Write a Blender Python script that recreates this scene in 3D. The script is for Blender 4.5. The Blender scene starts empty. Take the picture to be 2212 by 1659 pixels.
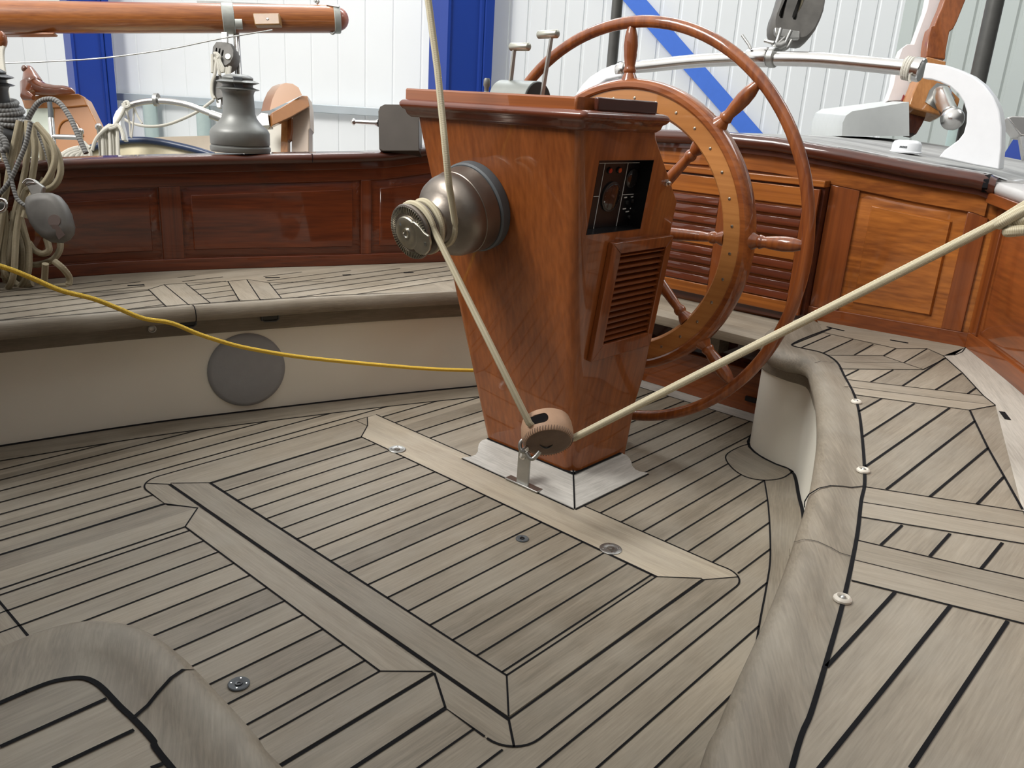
import bpy, bmesh, math, random
import numpy as np
from mathutils import Vector, Matrix
random.seed(7)
SC = bpy.context.scene
COL = SC.collection
# ------------------------------------------------------------------ camera
F = 1795.0; CX, CY = 1106.0, 829.5
R = np.array([[0.67393905, -0.1982355, 0.71169435],
              [-0.73651644, -0.25574642, 0.62620867],
              [0.05787649, -0.94620107, -0.3183612]])      # rows: world axes in camera (right, down, forward)
EYE = np.array([0., 0., 1.])
cam_d = bpy.data.cameras.new('camera'); cam = bpy.data.objects.new('camera', cam_d); COL.objects.link(cam)
cam_d.sensor_width = 36; cam_d.lens = F / 2212 * 36; cam_d.clip_start = .02; cam_d.clip_end = 200
M = Matrix(((R[0][0], -R[0][1], -R[0][2], 0), (R[1][0], -R[1][1], -R[1][2], 0), (R[2][0], -R[2][1], -R[2][2], 1), (0, 0, 0, 1)))
cam.matrix_world = M
SC.camera = cam
# ------------------------------------------------------------------ world and light
w = bpy.data.worlds.new('world'); SC.world = w; w.use_nodes = True
NT = w.node_tree; bg = NT.nodes['Background']
_tc = NT.nodes.new('ShaderNodeTexCoord'); _d = NT.nodes.new('ShaderNodeVectorMath'); _d.operation = 'DOT_PRODUCT'
_d.inputs[1].default_value = Vector((-.42, .52, .74)).normalized(); NT.links.new(_tc.outputs['Generated'], _d.inputs[0])
_mr = NT.nodes.new('ShaderNodeMapRange'); _mr.interpolation_type = 'SMOOTHSTEP'; _mr.inputs[1].default_value = -.25; _mr.inputs[2].default_value = 1.0
_mr.inputs[3].default_value = .11; _mr.inputs[4].default_value = 1.35; NT.links.new(_d.outputs['Value'], _mr.inputs[0]); NT.links.new(_mr.outputs[0], bg.inputs[1])
bg.inputs[0].default_value = (1.0, .985, .965, 1)
SC.view_settings.view_transform = 'Standard'; SC.view_settings.look = 'None'
SC.view_settings.gamma = 1; SC.view_settings.use_curve_mapping = False; SC.view_settings.exposure = 0.15
def area(name, loc, target, size, sizey, power, color=(1, 1, 1)):
    d = bpy.data.lights.new(name, 'AREA'); d.shape = 'RECTANGLE'; d.size = size; d.size_y = sizey; d.energy = power; d.color = color
    o = bpy.data.objects.new(name, d); COL.objects.link(o); o.location = loc
    o.rotation_euler = (Vector(target) - Vector(loc)).to_track_quat('-Z', 'Y').to_euler(); return o
area('skylight', (-2.3, 3.5, 5.3), (2.0, 1.5, .5), 2.3, 2.3, 450, (1, .975, .94))
area('skylight', (5.2, 5.0, 5.6), (7.5, 6.5, 1.2), 5.0, 1.6, 780, (.97, .99, 1.0))
area('skylight', (6.5, -1.0, 5.4), (2.9, 1.3, .8), 3.0, 1.5, 90, (.97, .98, 1.0))

# ------------------------------------------------------------------ geometry from the camera's measurements
def ray(px, py): return R @ np.array([px - CX, py - CY, F])
def at(px, py, z=0.0):
    r = ray(px, py); t = (z - 1.0) / r[2]; return Vector((r[0] * t, r[1] * t, z))
def atX(px, py, X): r = ray(px, py); return Vector(EYE + r * (X / r[0]))
def dep(px, py, d): return Vector(EYE + ray(px, py) * (d / F))
def camv(x, y, z): return Vector(R @ np.array([x, y, z], float))
def crop(x0, y0, s): return lambda pts: [(x0 + x / s, y0 + y / s) for x, y in pts]
def catmull(P, n=8, closed=False):
    P = [Vector(p) for p in P]; N = len(P); out = []
    if N < 3: return P
    rng = N if closed else N - 1
    for i in range(rng):
        if closed: a, b, c, d = P[(i - 1) % N], P[i], P[(i + 1) % N], P[(i + 2) % N]
        else: a, b, c, d = P[max(i - 1, 0)], P[i], P[i + 1], P[min(i + 2, N - 1)]
        for k in range(n):
            t = k / n
            out.append(.5 * ((2 * b) + (c - a) * t + (2 * a - 5 * b + 4 * c - d) * t * t + (3 * b - a - 3 * c + d) * t ** 3))
    if not closed: out.append(P[-1])
    return out
class Curve:
    """arc length polyline in the horizontal plane"""
    def __init__(s, pts, n=10):
        s.p = catmull([Vector((a, b, 0)) for a, b in pts], n); s.l = [0]
        for a, b in zip(s.p, s.p[1:]): s.l.append(s.l[-1] + (b - a).length)
        s.L = s.l[-1]
    def at(s, t):
        t = min(max(t, 0), s.L)
        for i in range(len(s.p) - 1):
            if t <= s.l[i + 1] or i == len(s.p) - 2:
                k = (t - s.l[i]) / max(1e-9, s.l[i + 1] - s.l[i]); j0 = max(i - 1, 0); j1 = min(i + 2, len(s.p) - 1)
                tan = (s.p[j1] - s.p[j0]).normalized()
                return s.p[i].lerp(s.p[i + 1], k), Vector((tan.y, -tan.x, 0))   # point, normal to the right of travel
    def near(s, x, y):
        return min((((Vector((x, y, 0)) - p).length, l) for p, l in zip(s.p, s.l)))[1]

# ------------------------------------------------------------------ mesh builder
class MB:
    def __init__(s): s.v = []; s.f = []; s.uv = []; s.r = []; s.rnd = 0.0
    def add(s, vs, fs, uvs=None):
        b = len(s.v); s.v += [Vector(v) for v in vs]
        for i, f in enumerate(fs):
            s.f.append([b + k for k in f]); s.uv.append(uvs[i] if uvs else None); s.r.append(s.rnd)
        return s
    def box(s, x0, x1, y0, y1, z0, z1, m=None):
        vs = [Vector((x, y, z)) for x in (x0, x1) for y in (y0, y1) for z in (z0, z1)]
        if m: vs = [m @ v for v in vs]
        return s.add(vs, [(0, 1, 3, 2), (4, 6, 7, 5), (0, 4, 5, 1), (2, 3, 7, 6), (0, 2, 6, 4), (1, 5, 7, 3)])
    def prism(s, pts, vec, inv=False):
        n = len(pts); pts = [Vector(p) for p in pts]; vec = Vector(vec)
        return s.add(pts + [p + vec for p in pts], [list(range(n))[::-1], list(range(n, 2 * n))] + [(i, (i + 1) % n, (i + 1) % n + n, i + n) for i in range(n)])
    def poly(s, pts): return s.add(pts, [list(range(len(pts)))])
    def loft(s, rings, closed=True, cap=True, loop=False):
        n = len(rings[0]); vs = [v for r in rings for v in r]; fs = []; m = len(rings)
        for i in range(m if loop else m - 1):
            for j in range(n if closed else n - 1):
                a = i * n + j; b = i * n + (j + 1) % n; c = ((i + 1) % m) * n + (j + 1) % n; d = ((i + 1) % m) * n + j
                fs.append((a, b, c, d))
        if cap and closed and not loop: fs += [list(range(n))[::-1], [(m - 1) * n + k for k in range(n)]]
        return s.add(vs, fs)
    def tube(s, P, r, seg=10, closed=False, flat=1.0, up=None, cap=True):
        P = [Vector(p) for p in P]; N = len(P); rs = r if isinstance(r, (list, tuple)) else [r] * N
        T = []
        for i in range(N):
            a = P[(i - 1) % N] if closed or i > 0 else P[i]; b = P[(i + 1) % N] if closed or i < N - 1 else P[i]
            T.append((b - a).normalized() if (b - a).length > 1e-9 else Vector((0, 0, 1)))
        u = Vector(up) if up is not None else (Vector((0, 0, 1)) if abs(T[0].z) < .9 else Vector((1, 0, 0)))
        u = (u - T[0] * u.dot(T[0])).normalized(); rings = []; L = 0; Ls = []
        for i in range(N):
            if up is not None: u = Vector(up)
            u = (u - T[i] * u.dot(T[i])).normalized(); w_ = T[i].cross(u)
            rings.append([P[i] + (u * math.cos(a) * flat + w_ * math.sin(a)) * rs[i] for a in [2 * math.pi * k / seg for k in range(seg)]])
            Ls.append(L); L += (P[(i + 1) % N] - P[i]).length
        Ls.append(L)
        b = len(s.v); s.v += [v for q in rings for v in q]
        for i in range(N if closed else N - 1):
            for j in range(seg):
                i2 = (i + 1) % N; j2 = (j + 1) % seg
                s.f.append([b + i * seg + j, b + i * seg + j2, b + i2 * seg + j2, b + i2 * seg + j]); s.r.append(s.rnd)
                s.uv.append([(Ls[i], j / seg), (Ls[i], (j + 1) / seg), (Ls[i + 1], (j + 1) / seg), (Ls[i + 1], j / seg)])
        if not closed and cap:
            for fce in (list(range(seg))[::-1], [(N - 1) * seg + k for k in range(seg)]):
                s.f.append([b + k for k in fce]); s.uv.append(None); s.r.append(s.rnd)
        return s
    def lathe(s, prof, o, ax, seg=48, start=None):
        o = Vector(o); ax = Vector(ax).normalized(); u = ax.orthogonal().normalized(); w_ = ax.cross(u)
        rings = [[o + ax * t + (u * math.cos(a) + w_ * math.sin(a)) * max(r, 1e-4) for a in [2 * math.pi * k / seg for k in range(seg)]] for t, r in prof]
        return s.loft(rings)
    def sphere(s, c, r, seg=20, sc=(1, 1, 1), m=None):
        rings = []
        for i in range(1, seg // 2):
            ph = math.pi * i / (seg // 2)
            rings.append([Vector((math.sin(ph) * math.cos(a) * sc[0], math.sin(ph) * math.sin(a) * sc[1], -math.cos(ph) * sc[2])) * r for a in [2 * math.pi * k / seg for k in range(seg)]])
        rings = [[(m @ v if m else v) + Vector(c) for v in q] for q in rings]
        return s.loft(rings)
    def ribbon(s, P, wd, z=None, closed=False):
        """flat strip of width wd along points lying in a horizontal plane"""
        P = [Vector(p) for p in P]
        if z is not None: P = [Vector((p.x, p.y, z)) for p in P]
        N = len(P); A = []; B = []
        for i in range(N):
            a = P[max(i - 1, 0)] if not closed else P[i - 1]; b = P[min(i + 1, N - 1)] if not closed else P[(i + 1) % N]
            t = (b - a); t.z = 0; t.normalize(); n = Vector((-t.y, t.x, 0))
            k = 1.0
            if 0 < i < N - 1:
                t1 = (P[i] - a).normalized(); k = 1 / max(.5, abs(t1.dot(t)))
            A.append(P[i] + n * wd / 2 * k); B.append(P[i] - n * wd / 2 * k)
        vs = A + B; fs = [(i, N + i, N + (i + 1) % N, (i + 1) % N) for i in range(N if closed else N - 1)]
        return s.add(vs, fs)
    def build(s, name, mat, parent=None, sharp=38, bevel=0, smooth=True, subd=0, fix=True):
        me = bpy.data.meshes.new(name); me.from_pydata([tuple(v) for v in s.v], [], s.f)
        if any(u for u in s.uv):
            ul = me.uv_layers.new(name='UVMap'); k = 0
            for f, u in zip(s.f, s.uv):
                for j in range(len(f)):
                    ul.data[k].uv = u[j] if u else (0, 0); k += 1
        if any(s.r):
            at_ = me.attributes.new('rnd', 'FLOAT', 'FACE')
            for i, r in enumerate(s.r): at_.data[i].value = r
        me.validate()
        if fix:
            bm = bmesh.new(); bm.from_mesh(me); bmesh.ops.recalc_face_normals(bm, faces=bm.faces); bm.to_mesh(me); bm.free()
        if smooth: me.shade_smooth(); me.set_sharp_from_angle(angle=math.radians(sharp))
        me.materials.append(mat); o = bpy.data.objects.new(name, me); COL.objects.link(o)
        if parent is not None:
            o.parent = parent
            if parent.type == 'EMPTY': o.location = -parent.location
        if bevel:
            b = o.modifiers.new('bevel', 'BEVEL'); b.width = bevel; b.segments = 2; b.limit_method = 'ANGLE'; b.angle_limit = math.radians(40)
        if subd: m_ = o.modifiers.new('subd', 'SUBSURF'); m_.levels = m_.render_levels = subd
        return o
def thing(name, label, cat, loc=(0, 0, 0), group=None):
    o = bpy.data.objects.new(name, None); COL.objects.link(o); o.location = loc; o.empty_display_size = .05
    o['label'] = label; o['category'] = cat
    if group: o['group'] = group
    return o
def tag(o, label, cat, group=None):
    o['label'] = label; o['category'] = cat
    if group: o['group'] = group
    return o
def struct(o): o['kind'] = 'structure'; return o
def boolean_cut(o, mb):
    c = mb.build('cutter', o.data.materials[0]); c.location = o.location if o.parent is None else (0, 0, 0)
    m = o.modifiers.new('cut', 'BOOLEAN'); m.object = c; m.operation = 'DIFFERENCE'; m.solver = 'EXACT'
    bpy.context.view_layer.update()
    me = bpy.data.meshes.new_from_object(o.evaluated_get(bpy.context.evaluated_depsgraph_get()))
    o.modifiers.remove(m); o.data = me; me.set_sharp_from_angle(angle=math.radians(30)); bpy.data.objects.remove(c)

# ------------------------------------------------------------------ materials
def new_mat(name):
    m = bpy.data.materials.new(name); m.use_nodes = True; nt = m.node_tree; return m, nt, nt.nodes['Principled BSDF']
def plain(name, col, rough=.5, metal=0, coat=0, noise=.08, nscale=30, bump=0, bscale=200, spec=None):
    m, nt, b = new_mat(name); b.inputs['Roughness'].default_value = rough; b.inputs['Metallic'].default_value = metal
    b.inputs['Coat Weight'].default_value = coat; b.inputs['Coat Roughness'].default_value = .08
    if spec is not None: b.inputs['Specular IOR Level'].default_value = spec
    tc = nt.nodes.new('ShaderNodeTexCoord'); n = nt.nodes.new('ShaderNodeTexNoise'); n.inputs['Scale'].default_value = nscale; n.inputs['Detail'].default_value = 4
    nt.links.new(tc.outputs['Object'], n.inputs['Vector'])
    mx = nt.nodes.new('ShaderNodeMix'); mx.data_type = 'RGBA'; nt.links.new(n.outputs['Fac'], mx.inputs[0])
    mx.inputs[6].default_value = (*[c * (1 - noise * 2) for c in col], 1); mx.inputs[7].default_value = (*[min(1, c * (1 + noise * 2)) for c in col], 1)
    nt.links.new(mx.outputs[2], b.inputs['Base Color'])
    if bump:
        n2 = nt.nodes.new('ShaderNodeTexNoise'); n2.inputs['Scale'].default_value = bscale; nt.links.new(tc.outputs['Object'], n2.inputs['Vector'])
        bp = nt.nodes.new('ShaderNodeBump'); bp.inputs['Strength'].default_value = bump; bp.inputs['Distance'].default_value = .002
        nt.links.new(n2.outputs['Fac'], bp.inputs['Height']); nt.links.new(bp.outputs[0], b.inputs['Normal'])
    return m
def wood(name, g, dark, light, rough=.6, coat=0, coatr=.1, fine=260, broad=18, stretch=.05, rows=None, rowvar=.25, fleck=None, bump=.15, contrast=(.35, .68), dist=.6, spec=.5):
    """grain runs along the vector g; rows=(axis vector, start, pitch) gives every plank its own tone"""
    m, nt, b = new_mat(name); N = nt.nodes; Lk = nt.links
    g = Vector(g).normalized(); a = g.orthogonal().normalized(); c = g.cross(a)
    tc = N.new('ShaderNodeTexCoord')
    def dot(vec, sc):
        d = N.new('ShaderNodeVectorMath'); d.operation = 'DOT_PRODUCT'; d.inputs[1].default_value = vec * sc; Lk.new(tc.outputs['Object'], d.inputs[0]); return d.outputs['Value']
    cb = N.new('ShaderNodeCombineXYZ'); Lk.new(dot(g, stretch), cb.inputs[0]); Lk.new(dot(a, 1), cb.inputs[1]); Lk.new(dot(c, 1), cb.inputs[2])
    at_ = N.new('ShaderNodeAttribute'); at_.attribute_name = 'rnd'
    rnd = at_.outputs['Fac']
    if rows:
        d = dot(Vector(rows[0]), 1); s1 = N.new('ShaderNodeMath'); s1.operation = 'SUBTRACT'; Lk.new(d, s1.inputs[0]); s1.inputs[1].default_value = rows[1]
        s2 = N.new('ShaderNodeMath'); s2.operation = 'DIVIDE'; Lk.new(s1.outputs[0], s2.inputs[0]); s2.inputs[1].default_value = rows[2]
        s3 = N.new('ShaderNodeMath'); s3.operation = 'FLOOR'; Lk.new(s2.outputs[0], s3.inputs[0])
        wn = N.new('ShaderNodeTexWhiteNoise'); wn.noise_dimensions = '1D'; Lk.new(s3.outputs[0], wn.inputs['W']); rnd = wn.outputs['Value']
    mu = N.new('ShaderNodeMath'); mu.operation = 'MULTIPLY'; mu.inputs[1].default_value = 7.3; Lk.new(rnd, mu.inputs[0])
    of = N.new('ShaderNodeVectorMath'); of.operation = 'ADD'; Lk.new(cb.outputs[0], of.inputs[0]); Lk.new(mu.outputs[0], of.inputs[1])
    def noise(sc, det, dist=0):
        n = N.new('ShaderNodeTexNoise'); n.inputs['Scale'].default_value = sc; n.inputs['Detail'].default_value = det; n.inputs['Distortion'].default_value = dist
        Lk.new(of.outputs[0], n.inputs['Vector']); return n
    n1 = noise(broad, 5, dist); n2 = noise(fine, 3)
    ad = N.new('ShaderNodeMath'); ad.operation = 'MULTIPLY_ADD'; ad.inputs[1].default_value = .45; Lk.new(n2.outputs['Fac'], ad.inputs[0])
    sc2 = N.new('ShaderNodeMath'); sc2.operation = 'MULTIPLY'; sc2.inputs[1].default_value = .55; Lk.new(n1.outputs['Fac'], sc2.inputs[0]); Lk.new(sc2.outputs[0], ad.inputs[2])
    rv = N.new('ShaderNodeMath'); rv.operation = 'MULTIPLY_ADD'; rv.inputs[1].default_value = rowvar; Lk.new(rnd, rv.inputs[0]); Lk.new(ad.outputs[0], rv.inputs[2])
    sb = N.new('ShaderNodeMath'); sb.operation = 'SUBTRACT'; sb.inputs[1].default_value = rowvar / 2; Lk.new(rv.outputs[0], sb.inputs[0])
    mr = N.new('ShaderNodeMapRange'); mr.inputs[1].default_value = contrast[0]; mr.inputs[2].default_value = contrast[1]; Lk.new(sb.outputs[0], mr.inputs[0])
    mx = N.new('ShaderNodeMix'); mx.data_type = 'RGBA'; Lk.new(mr.outputs[0], mx.inputs[0]); mx.inputs[6].default_value = (*dark, 1); mx.inputs[7].default_value = (*light, 1)
    out = mx.outputs[2]
    if fleck:
        nb = N.new('ShaderNodeTexNoise'); nb.inputs['Scale'].default_value = fleck[0]; nb.inputs['Detail'].default_value = 6; Lk.new(tc.outputs['Object'], nb.inputs['Vector'])
        m3 = N.new('ShaderNodeMapRange'); m3.inputs[1].default_value = .42; m3.inputs[2].default_value = .66; Lk.new(nb.outputs['Fac'], m3.inputs[0])
        m4 = N.new('ShaderNodeMath'); m4.operation = 'MULTIPLY'; m4.inputs[1].default_value = fleck[1]; Lk.new(m3.outputs[0], m4.inputs[0])
        mm = N.new('ShaderNodeMix'); mm.data_type = 'RGBA'; Lk.new(m4.outputs[0], mm.inputs[0]); Lk.new(out, mm.inputs[6]); mm.inputs[7].default_value = (*fleck[2], 1); out = mm.outputs[2]
    Lk.new(out, b.inputs['Base Color']); b.inputs['Roughness'].default_value = rough; b.inputs['Specular IOR Level'].default_value = spec
    b.inputs['Coat Weight'].default_value = coat; b.inputs['Coat Roughness'].default_value = coatr
    if bump:
        bp = N.new('ShaderNodeBump'); bp.inputs['Strength'].default_value = bump; bp.inputs['Distance'].default_value = .0015
        Lk.new(n2.outputs['Fac'], bp.inputs['Height']); Lk.new(bp.outputs[0], b.inputs['Normal'])
    return m
TD, TL, TF = (.165, .138, .100), (.315, .270, .204), (.31, .285, .235)
_tk = {}
def teak(ang=0, rows=None, tone='n'):
    k = (round(ang, 1), rows, tone)
    if k not in _tk:
        a = math.radians(ang); f = {'n': 1.0, 'l': 1.35, 'w': 2.5, 's': 1.04, 'x': 1.8}[tone]
        gr = {'w': .75, 'x': .5}.get(tone, 0)
        mixg = lambda c: tuple((x * f * (1 - gr) + gr * f * (sum(c) / 3)) * ((.99, 1.0, .98)[i] if gr else 1) for i, x in enumerate(c))
        _tk[k] = wood('weathered_teak', (math.cos(a), math.sin(a), 0), mixg(TD), mixg(TL), rough=.62, fine=300, broad=30, stretch=.06,
                      rows=rows, rowvar=.26, fleck=(6, .3, mixg(TF)), bump=.25, contrast=(.29, .73))
    return _tk[k]
_mh = {}
def mahog(g=(0, 0, 1), tone='m'):
    k = (tuple(g), tone)
    if k not in _mh:
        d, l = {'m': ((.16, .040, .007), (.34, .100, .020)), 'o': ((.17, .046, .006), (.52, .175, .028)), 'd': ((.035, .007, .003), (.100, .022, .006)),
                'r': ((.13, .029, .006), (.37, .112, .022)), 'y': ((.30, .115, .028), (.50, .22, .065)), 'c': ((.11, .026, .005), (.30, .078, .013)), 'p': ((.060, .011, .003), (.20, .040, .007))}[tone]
        _mh[k] = wood('varnished_mahogany', g, d, l, rough=.5, coat=.8, coatr=.05, fine=90, broad=12, stretch=.016, rowvar=.1, bump=.03, contrast=(.30, .70), dist=.1, spec=.25)
    return _mh[k]
caulk = plain('black_caulking', (.010, .010, .011), .85, noise=.1, spec=.08)
cream = plain('cream_paint', (.80, .78, .68), .38, noise=.03, nscale=4)
white = plain('white_paint', (.74, .76, .78), .3, noise=.02)
steel = plain('stainless_steel', (.60, .59, .57), .22, 1, noise=.05)
steel_d = plain('dull_stainless', (.40, .40, .38), .42, 1, noise=.12, bump=.1)
bronze = plain('worn_bronze', (.20, .175, .15), .40, .85, noise=.22, nscale=14, bump=.12, bscale=90)
bronze_l = plain('polished_bronze', (.45, .43, .36), .3, .95, noise=.18, nscale=25)
grey_w = plain('grey_anodised_metal', (.165, .17, .16), .45, .25, noise=.12, nscale=18)
rubber = plain('grey_rubber', (.075, .085, .092), .6, noise=.05)
black = plain('black_plastic', (.004, .004, .005), .35)
block_g = plain('grey_block_shell', (.115, .11, .10), .55, .2, noise=.25, nscale=20)
leather = plain('tan_leather', (.34, .21, .13), .6, noise=.14, nscale=25, bump=.25, bscale=300)
leather_d = plain('dark_leather', (.13, .082, .055), .62, noise=.16, nscale=25, bump=.2, bscale=300)
def rope_mat(name, c1, c2, pitch=.0042, strand=False, twist=5.0):
    m, nt, b = new_mat(name); N = nt.nodes; Lk = nt.links
    uv = N.new('ShaderNodeUVMap'); mp = N.new('ShaderNodeMapping'); Lk.new(uv.outputs[0], mp.inputs[0])
    mp.inputs['Scale'].default_value = (1 / pitch / 10, twist / 10, 1)
    def wave(rot):
        sp = N.new('ShaderNodeSeparateXYZ'); Lk.new(uv.outputs[0], sp.inputs[0])
        a = N.new('ShaderNodeMath'); a.operation = 'MULTIPLY'; a.inputs[1].default_value = 2 * math.pi / pitch; Lk.new(sp.outputs[0], a.inputs[0])
        c = N.new('ShaderNodeMath'); c.operation = 'MULTIPLY_ADD'; c.inputs[1].default_value = 2 * math.pi * rot; Lk.new(sp.outputs[1], c.inputs[0]); Lk.new(a.outputs[0], c.inputs[2])
        s_ = N.new('ShaderNodeMath'); s_.operation = 'SINE'; Lk.new(c.outputs[0], s_.inputs[0]); return s_.outputs[0]
    if strand: h = wave(1)
    else:
        q = N.new('ShaderNodeMath'); q.operation = 'MULTIPLY'; Lk.new(wave(3), q.inputs[0]); Lk.new(wave(-3), q.inputs[1]); h = q.outputs[0]
    mr = N.new('ShaderNodeMapRange'); mr.inputs[1].default_value = -1; mr.inputs[2].default_value = 1; Lk.new(h, mr.inputs[0])
    mx = N.new('ShaderNodeMix'); mx.data_type = 'RGBA'; Lk.new(mr.outputs[0], mx.inputs[0]); mx.inputs[6].default_value = (*c1, 1); mx.inputs[7].default_value = (*c2, 1)
    Lk.new(mx.outputs[2], b.inputs['Base Color']); b.inputs['Roughness'].default_value = .8
    bp = N.new('ShaderNodeBump'); bp.inputs['Strength'].default_value = .5; bp.inputs['Distance'].default_value = .001; Lk.new(h, bp.inputs['Height']); Lk.new(bp.outputs[0], b.inputs['Normal'])
    return m
rope_b = rope_mat('beige_braided_rope', (.36, .31, .20), (.60, .55, .40))
rope_w = rope_mat('white_rope', (.42, .40, .34), (.68, .66, .58), .006)
rope_d = rope_mat('dirty_beige_rope', (.24, .20, .12), (.40, .35, .24))
rope_g = rope_mat('grey_twisted_rope', (.11, .11, .105), (.24, .24, .23), .009, True)
rope_y = rope_mat('yellow_rope', (.62, .38, .03), (.85, .60, .08), .006)
# ================================================================== cockpit sole
PITCH = .0662; Y0 = 1.040
rowsF = ((0, 1, 0), Y0, PITCH)
c1 = crop(0, 950, 2.212); c2 = crop(800, 950, 2.3284); c3 = crop(1400, 800, 1.931); c4 = crop(0, 400, 3.16); s2b = crop(1650, 650, 3.687)
SW = .0042
floor = struct(MB().box(-1.2, 2.95, -.1, 3.0, -.06, 0).build('floor', teak(0, rowsF)))
EPS = .0007
# margin boards beside the bench fronts
PORT = Curve([(-.9, 2.80), (-.2, 2.70), (.3, 2.585), (.665, 2.503), (1.025, 2.422), (1.289, 2.339), (1.735, 2.186), (2.081, 2.05), (2.45, 1.90), (2.72, 1.78)])
def off(curve, s, d): p, n = curve.at(s); return p + n * d
def strip(curve, d0, d1, z, s0=0, s1=None, n=60):
    s1 = curve.L if s1 is None else s1; mb = MB()
    A = [off(curve, s0 + (s1 - s0) * i / n, d0) for i in range(n + 1)]; B = [off(curve, s0 + (s1 - s0) * i / n, d1) for i in range(n + 1)]
    mb.add([Vector((p.x, p.y, z)) for p in A + B], [(i, n + 1 + i, n + 2 + i, i + 1) for i in range(n)]); return mb
def line(curve, d, z, wd, mb, s0=0, s1=None, n=60):
    s1 = curve.L if s1 is None else s1
    mb.ribbon([off(curve, s0 + (s1 - s0) * i / n, d) for i in range(n + 1)], wd, z)
strip(PORT, -.01, .118, EPS).build('margin_board', teak(-17, tone='n'), floor)
STBF = Curve([(2.72, 1.18), (2.62, 1.14), (2.50, 1.105), (2.40, 1.07), (2.345, 1.01), (2.32, .94), (2.305, .875), (2.15, .785), (2.009, .708), (1.7, .575), (1.3, .42), (.9, .29), (.3, .14), (-.6, .02)])
marg = [at(*p) for p in [(1651, 1038), (1660, 1100), (1664, 1200), (1655, 1270), (1638, 1362)]]
marg = [Vector((p.x, p.y, 0)) for p in marg] + [Vector((1.1, .425, 0)), Vector((.6, .26, 0)), Vector((0, .12, 0))]
inner_m = [off(STBF, STBF.near(2.305, .875) + i * (STBF.L - STBF.near(2.305, .875)) / 30, -.02) for i in range(31)]
mb = MB(); mm = catmull(marg, 5); mb.poly([Vector((p.x, p.y, EPS)) for p in mm + inner_m[::-1]])
mb.build('margin_board', teak(24), floor)
pod = catmull([at(*p) for p in [(1640, 955), (1600, 965), (1568, 985), (1580, 1010), (1610, 1030), (1651, 1038), (1690, 1033), (1713, 1018)]], 5)
mb = MB(); mb.poly([Vector((p.x, p.y, EPS * 1.5)) for p in pod] + [Vector((2.345, .9, EPS * 1.5)), Vector((2.42, 1.04, EPS * 1.5))]); mb.build('margin_board', teak(70), floor)
# pale board along the aft locker
mb = MB(); mb.poly([(2.60, 1.10, EPS), (2.69, 1.10, EPS), (2.69, 2.0, EPS), (2.60, 2.0, EPS)]); mb.build('margin_board', teak(90, tone='w'), floor)

# hatch surround: frame boards round both hatches
def quad(mb, pts, z, r=.3): mb.rnd = r; mb.poly([(x, y, z) for x, y in pts]); return mb
H = dict(x0=.897, x1=1.552, y0=.750, y1=1.968)
L2 = dict(x0=-.10, x1=.887, y0=.927, y1=1.797)
def arc(cx, cy, r, a0, a1, n=8): return [(cx + r * math.cos(math.radians(a0 + (a1 - a0) * i / n)), cy + r * math.sin(math.radians(a0 + (a1 - a0) * i / n))) for i in range(n + 1)]
mbx = MB()
quad(mbx, arc(.90, .745, .062, 225, 270) + arc(1.585, .738, .054, 270, 320) + [(1.552, .75), (.897, .75)], EPS, .2)      # along the near long edge
quad(mbx, [(.897, 1.968), (1.552, 1.968), (1.60, 2.031)] + arc(.90, 1.97, .062, 90, 140), EPS, .7)
quad(mbx, [(-.1, .845), (.838, .845), (.887, .927), (-.1, .927)], EPS, .5)
quad(mbx, [(-.1, 1.797), (.887, 1.797), (.84, 1.871), (-.1, 1.871)], EPS, .1)
mbx.build('hatch_surround', teak(0), floor)
mbx = MB()
quad(mbx, arc(.90, .745, .062, 225, 180) + [(.838, .845), (.887, .927), (.897, .927), (.897, .75)], EPS, .45)
quad(mbx, [(.887, 1.80), (.838, 1.86)] + arc(.90, 1.97, .062, 180, 140) + [(.897, 1.968), (.897, 1.80)], EPS, .6)
mbx.build('hatch_surround', teak(90), floor)
mbx = MB()
quad(mbx, [(1.552, .75)] + arc(1.583, .738, .054, 320, 360) + [(1.637, 2.031), (1.60, 2.031), (1.552, 1.968)], EPS, .8)
mbx.build('hatch_surround', teak(90, tone='l'), floor)

# black seams of the sole
sm = MB(); ZS = .0016
def rib(pts, wd=SW, z=ZS): sm.ribbon([Vector((x, y, z)) for x, y in pts], wd)
def edge_x(poly, y, lo=True):
    xs = []
    for a, b in zip(poly, poly[1:]):
        if (a.y - y) * (b.y - y) <= 0 and abs(a.y - b.y) > 1e-9: xs.append(a.x + (b.x - a.x) * (y - a.y) / (b.y - a.y))
    return xs
port_m = [off(PORT, PORT.L * i / 60, .118) for i in range(61)]
mm_l = [Vector((p.x, p.y, 0)) for p in mm]
pod_l = [Vector((p.x, p.y, 0)) for p in pod[:26]]
k = -16
while True:
    y = Y0 + PITCH * k if k < 13 else 1.871 + .0655 * (k - 12); k += 1
    if y > 2.75: break
    segs = []
    xr = 2.6
    e = edge_x(mm_l, y)
    if e: xr = min(xr, max(e))
    e = edge_x(pod_l, y)
    if e: xr = min(xr, min(e))
    xl = -1.1
    e = edge_x(port_m, y)
    if e: xr = min(xr, max(e))
    if y < .13: continue
    cuts = []
    if H['y0'] - .066 < y < H['y1'] + .062: cuts.append((.838, 1.638))
    if .838 < y < 1.873: cuts.append((-.12, .897))
    if 1.155 < y < 1.74: cuts.append((1.60, 1.94))
    segs = [(xl, xr)]
    for a, b in cuts:
        new = []
        for p, q in segs:
            if b <= p or a >= q: new.append((p, q)); continue
            if a > p: new.append((p, a))
            if b < q: new.append((b, q))
        segs = new
    for p, q in segs:
        if q - p > .02: rib([(p, y), (q, y)])
line(PORT, .118, ZS, SW, sm); line(PORT, .008, ZS, .013, sm)
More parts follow.
